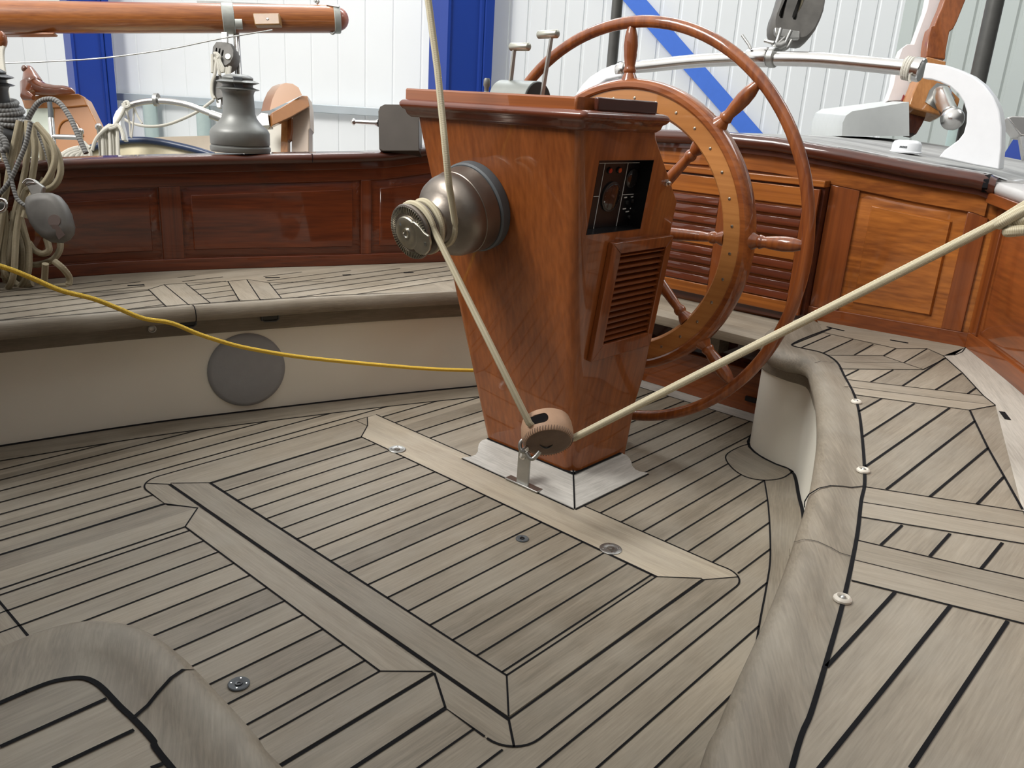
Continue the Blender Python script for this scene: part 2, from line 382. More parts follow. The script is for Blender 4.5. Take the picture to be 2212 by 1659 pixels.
rib([(p.x, p.y) for p in mm]); rib([(p.x, p.y) for p in pod])
rib([(off(STBF, s, .005).x, off(STBF, s, .005).y) for s in [STBF.L * i / 80 for i in range(81)]], .010)
rib([(2.69, 1.12), (2.69, 2.0)], .010); rib([(2.60, 1.12), (2.60, 2.0)], .003)
rib(arc(.90, .745, .062, 180, 270) + arc(1.585, .738, .054, 270, 360) + [(1.637, .76), (1.637, 2.031), (1.552, 2.031)] + arc(.90, 1.97, .062, 90, 180) + [(.838, 1.871), (-.1, 1.871)], SW)
rib([(.838, .75), (.838, .845), (-.1, .845)]); rib([(.838, .845), (.887, .927)]); rib([(.838, 1.871), (.885, 1.80)])
rib([(.897, .75), (.856, .70)]); rib([(1.552, .75), (1.625, .70)], .003); rib([(1.552, 1.968), (1.60, 2.031)], .003); rib([(.897, 1.968), (.856, 2.01)], .003)
rib([(1.552, .75), (1.552, 2.031)], .0018)
rib([(L2['x1'], .927), (-.1, .927)], .006); rib([(L2['x1'], 1.797), (-.1, 1.797)], .0018)
sm.build('caulking', caulk, floor)

# ---- the two lift-out hatches
def hatch(o, inner, label, ys, extra, far_cut=None):
    t = thing('deck_hatch', label, 'hatch', ((o['x0'] + o['x1']) / 2, (o['y0'] + o['y1']) / 2, 0))
    z = .0028
    g = .0035
    a0, a1, b0, b1 = o['x0'] + g, o['x1'] - g * .4, o['y0'] + g, o['y1'] - g * .4
    i0, i1, j0, j1 = inner
    MB().box(i0 - .01, i1 + .01, j0 - .01, j1 + .01, .0004, z).build('planking', teak(0, rowsF), t)
    for pts, an, r in (([(a0, b0), (a1, b0), (i1, j0), (i0, j0)], 0, .3), ([(a0, b1), (a1, b1), (i1, j1), (i0, j1)], 0, .8),
                       ([(a0, b0), (a0, b1), (i0, j1), (i0, j0)], 90, .15), ([(a1, b0), (a1, b1), (i1, j1), (i1, j0)], 90, .9)):
        m = MB(); m.rnd = r; m.prism([(x, y, .0004) for x, y in pts], (0, 0, z)); m.build('frame_board', teak(an, tone='l' if (an == 90 and pts[0][0] > 1.4) else 'n'), t)
    s = MB(); zz = z + .0012
    R_ = lambda pts, wd=SW: s.ribbon([Vector((x, y, zz)) for x, y in pts], wd)
    R_([(i0, j0), (i1, j0), (i1, j1), (i0, j1), (i0, j0)])
    for c, d in (((a0, b0), (i0, j0)), ((a1, b0), (i1, j0)), ((a1, b1), (i1, j1)), ((a0, b1), (i0, j1))): R_([c, d], SW * .8)
    for y in ys: R_([(i0, y), (i1, y)])
    for e in extra: R_(*e)
    s.build('caulking', caulk, t)
    gp = MB(); gp.ribbon([Vector((x, y, ZS + .0003)) for x, y in ((o['x0'], o['y1']), (o['x0'], o['y0']), (o['x1'], o['y0']))], .007)
    gp.build('joint', caulk, t)
    return t
inn1 = (.977, 1.478, .829, 1.905)
h1 = hatch(H, inn1, 'larger teak sole hatch with mitred border boards in front of the pedestal', [Y0 + PITCH * k for k in range(-3, 14) if inn1[2] + .003 < Y0 + PITCH * k < inn1[3]], [])
inn2 = (-.02, .816, .997, 1.725)
h2 = hatch(L2, inn2, 'smaller teak sole hatch nearest the camera, left of the larger one', [Y0 + PITCH * k for k in range(0, 11) if inn2[2] < Y0 + PITCH * k < inn2[3]], [([(.404, .997), (.404, 1.687)], .005)])
m = MB(); m.rnd = .35; m.prism([(.30, 1.0, .003), (.402, 1.0, .003), (.402, 1.69, .003), (.30, 1.69, .003)], (0, 0, .0006)); m.build('frame_board', teak(90), h2)

# flush deck fittings (round key plates)
def deck_key(px, label, r, flange, mat1):
    c = at(*px, .004); t = thing('deck_lift_ring', label, 'deck fitting', c)
    MB().lathe([(0, r * .98), (.0022, r), (.0035, r * .93), (.0030, r * .5), (.002, r * .42)], (c.x, c.y, .0032), (0, 0, 1), 36).build('flange', mat1, t)
    MB().lathe([(0, r * .38), (.0035, r * .34), (.0030, r * .16), (.0012, r * .14)], (c.x, c.y, .0037), (0, 0, 1), 24).build('plug', flange, t)
    s = MB()
    for k in range(4):
        a = math.radians(45 + 90 * k); s.lathe([(0, r * .09), (.0008, r * .07)], (c.x + math.cos(a) * r * .7, c.y + math.sin(a) * r * .7, .0064), (0, 0, 1), 10)
    s.build('screw', steel, t)
deck_key((858, 971), 'round stainless lifting plate at the far left end of the pale cross board', .026, bronze, steel_d)
deck_key((1319, 1186), 'shiny round stainless lifting plate with screws on the cross board right of the bracket', .027, bronze, steel_d)
deck_key((1128, 1164), 'small dark plug in the planks of the larger hatch', .016, black, rubber)
deck_key((516, 1478), 'dark round plate in the planks of the smaller hatch at the lower left', .019, black, rubber)

# ================================================================== benches
ZB = .37
def resamp(P, n):
    P = [Vector(p) for p in P]; l = [0]
    for a, b in zip(P, P[1:]): l.append(l[-1] + (b - a).length)
    out = []
    for i in range(n):
        t = l[-1] * i / (n - 1); j = 0
        while j < len(l) - 2 and l[j + 1] < t: j += 1
        out.append(P[j].lerp(P[j + 1], (t - l[j]) / max(1e-9, l[j + 1] - l[j])))
    return out
def wallpanel(curve, z0, z1, d0, d1, s0=0, s1=None, n=70):
    s1 = curve.L if s1 is None else s1; rings = []
    for i in range(n + 1):
        p, nn = curve.at(s0 + (s1 - s0) * i / n)
        rings.append([p + nn * d + Vector((0, 0, z)) for z, d in ((z0, d0), (z0, d1), (z1, d1), (z1, d0))])
    return MB().loft(rings)
NOSE = [(0, .370), (.22, .3695), (.36, .3735), (.6, .3775), (.8, .3745), (.95, .364), (1.0, .350), (.985, .338), (.9, .330), (.4, .329)]
def nosing(inner, outer, cut=None):
    """loft from the seam line (inner) to the rounded front edge (outer)"""
    I = catmull(inner, 6); O = catmull(outer, 6); rings = []
    for a, b in zip(I, O): rings.append([Vector((a.x + (b.x - a.x) * t, a.y + (b.y - a.y) * t, z)) for t, z in NOSE])
    return MB().loft(rings)
# port coaming and starboard coaming base lines (also the backs of the seats)
CP = Curve([(-.9, 3.14), (-.2, 3.09), (.4, 3.01), (.847, 2.935), (1.239, 2.875), (1.569, 2.771), (1.867, 2.650), (2.233, 2.518), (2.50, 2.42), (2.735, 2.32)])
CA = Curve([(2.735, 2.33), (2.715, 2.0), (2.70, 1.60), (2.72, 1.14), (2.75, .93), (2.80, .607)])
CS = Curve([(2.80, .607), (2.396, .360), (1.9, .10), (1.3, -.15), (.7, -.33), (-.9, -.6)])
# --- port bench
bp = thing('cockpit_bench', 'port bench with teak seat and cream front panel, on the left side', 'bench', (1.2, 2.4, 0))
wallpanel(PORT, 0, .30, -.02, 0).build('front_panel', cream, bp)
pin = [at(*p, ZB) for p in [(0, 693), (200, 677), (358, 662), (562, 648), (750, 637), (967, 629)]]
pout = [at(*p, .336) for p in [(0, 731), (212, 712), (424, 691), (580, 680), (700, 671), (975, 655)]]
ext = lambda P, Q: ([Vector((-.9, P[0].y + .36, P[0].z)), Vector((.1, P[0].y + .125, P[0].z))] + P + [Vector((2.35, 1.915, P[0].z)), Vector((2.72, 1.76, P[0].z))])
pi2 = [Vector((-.9, 2.80, ZB)), Vector((.1, 2.60, ZB))] + pin + [Vector((2.4, 1.96, ZB)), Vector((2.72, 1.82, ZB))]
po2 = [Vector((-.9, 2.70, .33)), Vector((.1, 2.50, .33))] + pout + [Vector((2.38, 1.88, .33)), Vector((2.70, 1.74, .33))]
nosing(pi2, po2).build('seat_nosing', teak(-14, tone='s'), bp)
wallpanel(PORT, .272, .331, -.02, .012).build('apron_trim', teak(-17, tone='n'), bp, bevel=.004)
pseam = catmull(pi2, 6)
back = [CP.at(CP.L * i / 60)[0] for i in range(61)]
MB().prism([Vector((p.x, p.y, .34)) for p in pseam] + [Vector((p.x, p.y, .34)) for p in back[::-1]], (0, 0, .03)).build('seat_top', teak(0, ((0, 1, 0), .532, .0665), 's'), bp)
se = MB(); ZO = ZB + .0007; ZL = ZB + .0014
def P_(f, pts, z): return [at(*q, z) for q in f(pts)]
def board(root, ang, f, pts, r, tone='s'):
    mb = MB(); mb.rnd = r; mb.poly(P_(f, pts, ZO)); mb.build('cross_board', teak(ang, tone=tone), root)
board(bp, 75, c4, [(1015, 712), (1120, 678), (1290, 818), (1135, 828)], .9); board(bp, 75, c4, [(1120, 678), (1265, 668), (1435, 803), (1290, 818)], .5)
board(bp, 75, c4, [(1555, 655), (1685, 645), (1775, 780), (1635, 788)], .7); board(bp, 75, c4, [(1685, 645), (1835, 665), (1920, 770), (1775, 780)], .3)
board(bp, 75, crop(750, 300, 2.765), [(450, 822), (515, 798), (640, 905), (575, 912)], .6)
def seam(mb, f, pts, wd=.0035): mb.ribbon(P_(f, pts, ZL), wd)
for q in ([(1015, 712), (1135, 828)], [(1120, 678), (1290, 818)], [(1265, 668), (1435, 803)], [(1555, 655), (1635, 788)], [(1685, 645), (1775, 780)], [(1835, 665), (1920, 770)]): seam(se, c4, q)
seam(se, c4, [(0, 757), (500, 740), (1010, 712), (1120, 678), (1265, 668), (1555, 655), (1690, 643), (1835, 665), (2212, 655)], .003)
def xin(P, y):
    e = edge_x([Vector((p.x, p.y, 0)) for p in P], y); return max(e) if e else None
for kk in range(25, 37):
    y = .532 + .0665 * kk
    a = -.8; b = xin(pseam, y)
    bb = edge_x([off(CP, CP.L * i / 60, .10) for i in range(61)], y)
    if b is None: continue
    x1 = min(b, max(bb)) if bb else b
    for lo, hi in ((a, 1.145 - (2.5 - y) * .25), (1.272 - (2.5 - y) * .25, 1.40 - (2.5 - y) * .38), (1.54 - (2.5 - y) * .42, 2.6)):
        lo = max(lo, b); hi = min(hi, max(bb) if bb else 2.7)
        if hi - lo > .015: se.ribbon([Vector((lo, y, ZL)), Vector((hi, y, ZL))], .0042)
se.ribbon([Vector((p.x, p.y, ZL)) for p in pseam], .0045)
for q in ([(870, 685), (985, 678)], [(1810, 630), (1910, 630)]): se.ribbon(P_(c4, q, ZL), .012)
for q in ([(740, 594), (758, 593)], [(872, 589), (893, 588)]): se.ribbon([at(*p, ZL) for p in q], .012)
se.build('caulking', caulk, bp)
# cuts in the nosing and finger catches below it
def nose_cut(inner, outer, px_in, px_out, parent, wd=.003):
    a = at(*px_in, ZB); b = at(*px_out, .336); d = b - a; d.z = 0
    n = Vector((-d.y, d.x, 0)).normalized() * wd / 2; A = []; B = []
    for t, z in NOSE[:9]:
        p = Vector((a.x + d.x * (t * 1.025), a.y + d.y * (t * 1.025), z + .0016)); A.append(p + n); B.append(p - n)
    m = MB(); k = len(A); m.add(A + B, [(i, k + i, k + i + 1, i + 1) for i in range(k - 1)]); m.build('caulking', caulk, parent)
nose_cut(0, 0, c4([(1290, 818)])[0], c4([(1340, 925)])[0], bp); nose_cut(0, 0, c4([(1775, 780)])[0], c4([(1808, 882)])[0], bp)
for px in ((411, 697), (582, 683)):
    b = at(px[0], px[1], .318); s = PORT.near(b.x, b.y); p, n = PORT.at(s); tdir = Vector((-n.y, n.x, 0))
    mt = Matrix(((tdir.x, n.x, 0, p.x), (tdir.y, n.y, 0, p.y), (0, 0, 1, 0), (0, 0, 0, 1)))
    m = MB().box(-.028, .028, .008, .022, .302, .334, mt); m.build('finger_catch', black, bp, bevel=.004)
    m = MB()
    m.tube([mt @ Vector(v) for v in ((-.026, .023, .328), (-.026, .023, .308), (-.018, .023, .302), (.018, .023, .302), (.026, .023, .308), (.026, .023, .328))], .003, 8); m.build('catch_rim', rubber, bp)
b = at(322, 711, .30); p, n = PORT.at(PORT.near(b.x, b.y)); MB().lathe([(0, .012), (.003, .012), (.004, .009), (.002, .006)], (p.x + n.x * .012, p.y + n.y * .012, .302), n, 20).build('lock', steel_d, bp)
# loudspeaker grille in the port panel
a = at(533, 887); p, n = PORT.at(PORT.near(a.x, a.y) - .03)
spk = thing('speaker', 'round grey loudspeaker cover on the cream port bench panel', 'speaker', (p.x, p.y, .133))
best = None
for ds in np.arange(-.25, .25, .005):
    q, nq = PORT.at(PORT.near(a.x, a.y) + ds)
    for zz in np.arange(.06, .22, .004):
        v = np.array([q.x, q.y, zz - 1]); c_ = R.T @ v; e = math.hypot(CX + F * c_[0] / c_[2] - 532, CY + F * c_[1] / c_[2] - 799)
        if best is None or e < best[0]: best = (e, q, nq, zz)
_, q, nq, zz = best
MB().lathe([(0, .122), (.004, .122), (.009, .118), (.012, .108), (.0135, .05), (.014, .002)], (q.x, q.y, zz), nq, 64).build('speaker_cover', plain('grey_speaker_cloth', (.30, .31, .315), .8, noise=.04, bump=.2, bscale=900), spk)

# --- starboard bench
bs = thing('cockpit_bench', 'starboard bench with curved teak seat and rounded white end, at the right', 'bench', (1.6, .5, 0))
wallpanel(STBF, 0, .345, -.02, 0, n=110).build('front_panel', cream, bs, sharp=60)
wallpanel(STBF, .268, .30, -.012, .01, n=110).build('apron_trim', teak(20), bs, bevel=.003)
wallpanel(STBF, .296, .333, -.017, .01, n=110).build('apron_trim', teak(20), bs, bevel=.005)
pairs = [((1796, 709), (1716, 700)), ((1740, 730), (1662, 722)), ((1712, 744), (1643, 745)), ((1718, 749), (1650, 775)), ((1740, 754), (1690, 794)), ((1777, 763), (1738, 806)), ((1807, 782), (1751, 838)),
         ((1824, 813), (1759, 870)), ((1844, 851), (1763, 921)), ((1855, 889), (1762, 965)), ((1862, 943), (1757, 1010)), ((1867, 1009), (1748, 1065)), ((1867, 1051), (1735, 1115)), ((1860, 1084), (1723, 1150)),
         ((1850, 1165), (1695, 1235)), ((1822, 1297), (1651, 1349)), ((1783, 1437), (1582, 1499)), ((1752, 1540), (1540, 1600))]
sin_ = [at(*a, ZB) for a, b in pairs] + [at(1711, 1659, ZB), Vector((.35, .115, ZB)), Vector((-.1, .04, ZB)), Vector((-.7, -.02, ZB))]
sout = [at(*b, .343) for a, b in pairs] + [at(1511, 1665, .343), Vector((.34, .185, .343)), Vector((-.1, .115, .343)), Vector((-.7, .05, .343))]
nosing(sin_, sout).build('seat_nosing', teak(35, tone='s'), bs, sharp=50)
sseam = catmull(sin_, 6)
bk = [CS.at(CS.L * i / 60)[0] for i in range(61)]
MB().prism([Vector((p.x, p.y, .34)) for p in sseam] + [Vector((p.x, p.y, .34)) for p in bk[::-1]] + [Vector((2.74, 1.0, .34))], (0, 0, .03)).build('seat_top', teak(0, ((0, 1, 0), .532, .0665), 's'), bs)
se = MB()
c3_ = c3
board(bs, -63, s2b, [(475, 250), (1060, 378), (1300, 378), (1430, 435), (1520, 428), (1605, 370), (1000, 240), (420, 150)], .8)
board(bs, -63, s2b, [(515, 432), (945, 435), (1110, 490), (1270, 545), (600, 540), (580, 485)], .4)
board(bs, -63, s2b, [(665, 625), (1740, 752), (1845, 830), (640, 680)], .7); board(bs, -63, s2b, [(660, 680), (1845, 830), (1640, 868), (715, 745)], .95)
board(bs, -70, c3_, [(905, 485), (1568, 588), (1568, 655), (890, 548)], .5); board(bs, -70, c3_, [(890, 548), (1568, 655), (1568, 722), (885, 610)], .75)
board(bs, -70, c3_, [(875, 708), (1390, 828), (1568, 868), (1568, 962), (862, 790)], .3); board(bs, -70, c3_, [(862, 790), (1568, 962), (1568, 1055), (848, 875)], .55)
ov = MB(); ov.rnd = .6
fid = [at(*p, ZO) for p in s2b([(1430, 435), (1450, 455), (1580, 570), (1690, 690), (1750, 755), (1845, 830)])] + [at(2212, 1115, ZO)]
fid2 = [at(*p, ZO) for p in s2b([(1605, 370), (1900, 600), (2072, 745)])] + [Vector((1.9, .12, ZO))]
ov.poly(fid + [Vector((1.6, .0, ZO)), Vector((1.9, .12, ZO))] + fid2[:-1][::-1])
ov.build('outboard_board', teak(25, tone='x'), bs)
def sseg(f, pts, wd=.0042): se.ribbon(P_(f, pts, ZL), wd)
se.ribbon([Vector((p.x, p.y, ZL)) for p in sseam], .0062)
for q, wd in (([(230, 345), (540, 220)], .004), ([(300, 370), (530, 270)], .004), ([(470, 415), (710, 305)], .004), ([(720, 430), (870, 345)], .004), ([(955, 435), (1050, 378)], .004), ([(1115, 490), (1300, 380)], .003),
              ([(475, 250), (1060, 378), (1300, 378), (1430, 435), (1520, 430), (1580, 405), (1608, 368)], .003), ([(515, 432), (945, 435), (1270, 545)], .003), ([(600, 540), (1270, 545), (1450, 455)], .003), ([(640, 487), (1115, 490)], .0015),
              ([(1430, 435), (1450, 455), (1580, 570), (1690, 690), (1750, 755), (1845, 830)], .0035), ([(665, 625), (1740, 752)], .003), ([(640, 680), (1800, 825)], .0012), ([(720, 745), (1640, 868), (1845, 830)], .003),
              ([(1640, 868), (1680, 955), (1785, 1170), (1915, 1400), (2060, 1659)], .005),
              ([(650, 597), (755, 545)], .004), ([(850, 645), (1030, 548)], .004), ([(1105, 675), (1440, 455)], .0045), ([(1365, 708), (1575, 575)], .0045), ([(1620, 740), (1690, 690)], .0045),
              ([(755, 880), (940, 775)], .0045), ([(790, 1080), (1200, 815)], .0045), ([(805, 1320), (1480, 850)], .005), ([(975, 1500), (1680, 955)], .005), ([(1320, 1560), (1785, 1170)], .005), ([(1695, 1620), (1910, 1400)], .005)): sseg(s2b, q, wd)
for q, wd in (([(905, 485), (1568, 588)], .003), ([(890, 548), (1568, 655)], .0022), ([(885, 610), (1568, 722)], .003), ([(875, 708), (1390, 828), (1568, 868)], .003), ([(862, 790), (1568, 962)], .0018), ([(848, 875), (1568, 1055)], .0035),
              ([(970, 728), (1060, 645)], .0045), ([(1175, 775), (1260, 680)], .005), ([(1388, 828), (1478, 718)], .005), ([(745, 1235), (1030, 925)], .0055), ([(715, 1659), (1262, 980)], .0055), ([(1095, 1659), (1500, 1045)], .0055)): sseg(c3, q, wd)
se.ribbon([Vector((-.6, .205, ZL)), at(*c3([(715, 1659)])[0], ZL)], .0055)
sseg(s2b, [(500, 205), (640, 238)], .012); sseg(s2b, [(1005, 310), (1150, 335)], .012); sseg(s2b, [(1895, 880), (1945, 945)], .014)
se.build('caulking', caulk, bs)
nose_cut(0, 0, (1867, 1051), (1738, 1100), bs, .003); nose_cut(0, 0, (1846, 1205), (1705, 1205), bs, .0016); nose_cut(0, 0, (1807, 782), (1745, 815), bs, .0016)
# snap rings along the inner seam
for i, (px, lab) in enumerate(((s2b([(735, 812)])[0], 'farthest of the three small white eyelets along the starboard seat seam'), (s2b([(790, 1360)])[0], 'middle one of the three small white eyelets along the starboard seat seam'),
                               (c3([(810, 960)])[0], 'small white eyelet on the starboard seat seam nearest the camera'))):
    c = at(*px, ZB); t = thing('snap_eyelet', lab, 'deck fitting', c, 'eyelets along the starboard seat')
    MB().lathe([(0, .0125), (.003, .0125), (.0055, .0105), (.0065, .0085), (.0045, .0065), (.002, .006)], (c.x, c.y, ZB + .001), (0, 0, 1), 28).build('ring', plain('ivory_plastic', (.62, .58, .50), .35, noise=.03), t)
    MB().lathe([(0, .0055), (.004, .0045), (.006, .002)], (c.x, c.y, ZB + .002), (0, 0, 1), 14).build('stud', steel_d, t)
# --- forward step / corner block at the lower left
sil = [(0, 1427), (80, 1393), (150, 1372), (205, 1366), (262, 1370), (315, 1386), (360, 1412), (400, 1444), (437, 1480), (520, 1570), (570, 1628), (620, 1690)]
inn = [(0, 1520), (60, 1494), (110, 1475), (150, 1467), (180, 1466), (203, 1474), (222, 1488), (243, 1510), (262, 1530), (290, 1556), (330, 1600), (375, 1665)]
fwd = thing('cockpit_bench', 'forward bench corner with rounded teak nosing, cut by the lower left of the picture', 'bench', (.1, .7, 0))
fi = [at(*p, ZB) for p in inn]; fo = [at(*p, .343) for p in sil]
fi = [fi[0] + (fi[0] - fi[1]) * 8] + fi + [Vector((fi[-1].x, .3, ZB)), Vector((fi[-1].x, .12, ZB))]; fo = [fo[0] + (fo[0] - fo[1]) * 8] + fo + [Vector((fo[-1].x, .3, .343)), Vector((fo[-1].x, .12, .343))]
FO2 = [Vector((p.x, p.y, 0)) for p in catmull(fo, 6)]
nosing(fi, fo).build('seat_nosing', teak(60, tone='s'), fwd)
fsm = catmull(fi, 6)
MB().prism([Vector((p.x, p.y, .34)) for p in fsm] + [Vector((-.6, .12, .34)), Vector((-.6, fsm[0].y, .34))], (0, 0, .03)).build('seat_top', teak(0, ((0, 1, 0), .532, .0665), 's'), fwd)
rr = []
for i in range(len(FO2)):
    a = FO2[max(0, i - 1)]; b = FO2[min(len(FO2) - 1, i + 1)]; t = (b - a).normalized(); n = Vector((-t.y, t.x, 0))
    p = FO2[i] - n * -.03 if (FO2[i] + n * .05 - Vector((0, .6, 0))).length < (FO2[i] - Vector((0, .6, 0))).length else FO2[i] - n * .03
    rr.append([p + Vector((0, 0, z)) for z in (0, .33)])
MB().loft(rr, closed=False).build('front_panel', cream, fwd)
se = MB(); se.ribbon([Vector((p.x, p.y, ZL)) for p in fsm], .0062)
for q in ([(0, 1465), (510, 1235)], [(250, 1568), (640, 1385)], [(720, 1568), (780, 1545)]): se.ribbon(P_(c1, q, ZL), .005)
se.build('caulking', caulk, fwd)
nose_cut(0, 0, (288, 1553), (423, 1489), fwd, .0045)
# --- helm seat across the stern
hs = thing('helm_seat', 'weathered teak helm seat across the stern behind the wheel', 'bench', (2.5, 1.5, 0))
rings = []
for y in np.linspace(1.04, 2.1, 12):
    rings.append([Vector((x, y, z)) for x, z in ((2.72, .348), (2.50, .348), (2.475, .343), (2.462, .330), (2.462, .308), (2.468, .298), (2.72, .298))])
MB().loft(rings).build('seat_top', teak(90, ((1, 0, 0), 2.50, .075), 'l'), hs)
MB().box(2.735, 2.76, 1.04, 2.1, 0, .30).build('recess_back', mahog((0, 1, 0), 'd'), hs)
MB().box(2.68, 2.70, 1.1, 2.1, 0.002, .150).build('riser', mahog((0, 1, 0), 'c'), hs)
m = MB().box(2.672, 2.74, 1.1, 2.1, .150, .160); m.build('ledge', mahog((0, 1, 0), 'c'), hs, bevel=.004)
c = dep(1550, 757, 2.9); MB().lathe([(0, .018), (.01, .018), (.012, .01)], (2.70, 1.42, .235), (-1, 0, 0), 20).build('knob', black, hs)
MB().box(2.66, 2.735, 1.36, 1.56, .19, .297).build('drawer_box', teak(0), hs)
m = MB().box(2.668, 2.68, 1.195, 1.235, .045, .062); m.build('latch', black, hs)

# ================================================================== coamings
def zport(x): return .700 + .0477 * x
def zaft(y):
    pts = [(.60, .868), (.664, .889), (.84, .903), (1.05, .927), (1.27, .948), (1.5, .953), (1.74, .945), (2.0, .93), (2.34, .90)]
    for (a, b), (c, d) in zip(pts, pts[1:]):
        if y <= c: return b + (d - b) * (y - a) / (c - a)
    return pts[-1][1]
def ztop(kind, p):
    if kind == 'p': return zport(p.x) if p.x < 2.1 else zport(2.1) + (p.x - 2.1) * .15
    if kind == 'a': return zaft(p.y)
    return .868 - (2.80 - p.x) * .045
class Coam:
    def __init__(s, curve, kind, side, root): s.c = curve; s.k = kind; s.n = side; s.root = root
    def patch(s, name, mat, s0, s1, z0, z1, d0, d1, inset=0, n=None, bevel=.002):
        """z0, z1 as fractions: 0 = seat, 1 = underside of the cap rail; negative = metres below the rail"""
        n = n or max(3, int((s1 - s0) / .05)); rings = []
        st = [s0 + (s1 - s0) * i / n for i in range(n + 1)]
        def ring(t, ins, dd):
            p, nn = s.c.at(t); nn = nn * s.n; zt = ztop(s.k, p) - .03
            f = lambda z: (zt + z) if z < 0 else z
            a = f(z0); b = f(z1)
            if b > zt: b = zt
            if inset: return [p + nn * d0 + Vector((0, 0, a)), p + nn * dd + Vector((0, 0, a + inset)), p + nn * dd + Vector((0, 0, b - inset)), p + nn * d0 + Vector((0, 0, b))]
            return [p + nn * d0 + Vector((0, 0, a)), p + nn * dd + Vector((0, 0, a)), p + nn * dd + Vector((0, 0, b)), p + nn * d0 + Vector((0, 0, b))]
        if inset:
            st = [s0] + [s0 + inset + (s1 - s0 - 2 * inset) * i / n for i in range(n + 1)] + [s1]
            for i, t in enumerate(st): rings.append(ring(t, inset, d1 if 0 < i < len(st) - 1 else d0 + .0005))
        else:
            for t in st: rings.append(ring(t, 0, d1))
        return MB().loft(rings).build(name, mat, s.root, bevel=bevel)
    def cap(s, name, mat, s0, s1, w0=-.055, w1=.035, th=.034, ztw=0, n=40):
        rings = []
        for i in range(n + 1):
            p, nn = s.c.at(s0 + (s1 - s0) * i / n); nn = nn * s.n; z = ztop(s.k, p) + ztw; r = th * .42
            sec = [(w0, -th), (w1 - r, -th), (w1 - r * .3, -th + r * .3), (w1, -th + r), (w1, -r), (w1 - r * .3, -r * .3), (w1 - r, 0), (w0 + r, 0), (w0, -r)]
            rings.append([p + nn * d + Vector((0, 0, z + zz)) for d, zz in sec])
        return MB().loft(rings).build(name, mat, s.root, sharp=50)
# port
tp = thing('cockpit_coaming', 'dark varnished port coaming with raised panels behind the left bench', 'coaming', (1.4, 2.8, .37))
cp = Coam(CP, 'p', 1, tp); L = CP.L
MD = mahog((1, -.3, 0), 'p'); MDp = mahog((1, -.3, 0), 'p')  # darker wood tone, with part of the port side's shade put into it
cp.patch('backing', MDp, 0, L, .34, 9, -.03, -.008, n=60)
sx = lambda x, y: CP.near(x, y)
A1, A2, A3, A4 = sx(1.33, 2.825), sx(1.40, 2.81), sx(2.009, 2.603), sx(2.061, 2.584)
cp.patch('bottom_rail', MD, 0, L, .37, .412, -.01, 0, n=60); cp.patch('top_rail', MD, 0, L, -.072, 9, -.01, 0, n=60)
st0 = sx(.86, 2.93)
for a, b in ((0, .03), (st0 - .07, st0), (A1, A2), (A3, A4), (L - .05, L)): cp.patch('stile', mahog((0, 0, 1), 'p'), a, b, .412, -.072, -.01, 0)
for a, b in ((.03, st0 - .07), (st0, A1), (A2, A3), (A4, L - .05)):
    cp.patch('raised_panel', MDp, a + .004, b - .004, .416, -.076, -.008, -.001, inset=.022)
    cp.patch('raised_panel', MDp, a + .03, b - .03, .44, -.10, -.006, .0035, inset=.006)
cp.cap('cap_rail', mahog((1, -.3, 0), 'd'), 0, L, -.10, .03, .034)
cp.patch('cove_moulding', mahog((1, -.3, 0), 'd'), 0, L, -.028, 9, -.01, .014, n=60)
jp, jn = CP.at(sx(1.83, 2.66)); 
m = MB(); zz_ = zport(jp.x); td = Vector((-jn.y, jn.x, 0))
m.add([jp + jn * d + td * e + Vector((0, 0, zz_ + h)) for e in (-.0012, .0012) for d, h in ((-.1, .0008), (.026, .0008), (.031, -.01), (.031, -.03))], [(0, 1, 5, 4), (1, 2, 6, 5), (2, 3, 7, 6)]); m.build('joint', caulk, tp)
# aft
ta = thing('cockpit_coaming', 'glossy orange mahogany stern coaming with curved top rail behind the wheel', 'coaming', (2.74, 1.4, .37))
ca = Coam(CA, 'a', 1, ta); La = CA.L; MO = mahog((0, 1, 0), 'o'); MOv = mahog((0, 0, 1), 'c')
ca.patch('backing', mahog((0, 1, 0), 'o'), 0, La, .30, 9, -.03, -.006, n=50)
ay = lambda y, x=2.75: CA.near(x, y)
ca.patch('bottom_rail', mahog((0, 1, 0), 'c'), 0, La, .36, .415, -.01, .002, n=50); ca.patch('top_rail', MO, 0, La - .03, -.085, 9, -.01, .004, n=50)
for y0, y1 in ((2.31, 2.24), (1.0 + .09, 1.00), (.695, .61), (1.80, 1.72)): ca.patch('stile', MOv, ay(y0), ay(y1), .415, -.085, -.01, .002)
ca.patch('raised_panel', MO, ay(.998) + .004, ay(.697) - .004, .42, -.09, -.008, -.002, inset=.018); ca.patch('raised_panel', MO, ay(.965), ay(.73), .447, -.118, -.006, .005, inset=.006)
ca.patch('raised_panel', MO, ay(2.23), ay(1.81), .42, -.09, -.008, -.002, inset=.018)
ca.cap('cap_rail', mahog((0, 1, 0), 'd'), 0, La - .02, -.075, .045, .046, n=60)
ca.patch('cove_moulding', mahog((0, 1, 0), 'd'), 0, La - .03, -.032, 9, -.01, .022, n=60)
m = MB()
for e in (La - .045,):
    p, n = CA.at(e); td = Vector((-n.y, n.x, 0)); z = zaft(p.y)
    for dd in (0,):
        rg = [(-.07, .001), (.030, .001), (.044, -.012), (.047, -.034), (.03, -.048)]
        m.add([p + n * d + td * (ee) + Vector((0, 0, z + h)) for ee in (-.007, .007) for d, h in rg], [(i, i + 1, 6 + i, 5 + i) for i in range(4)])
m.build('joint', caulk, ta)
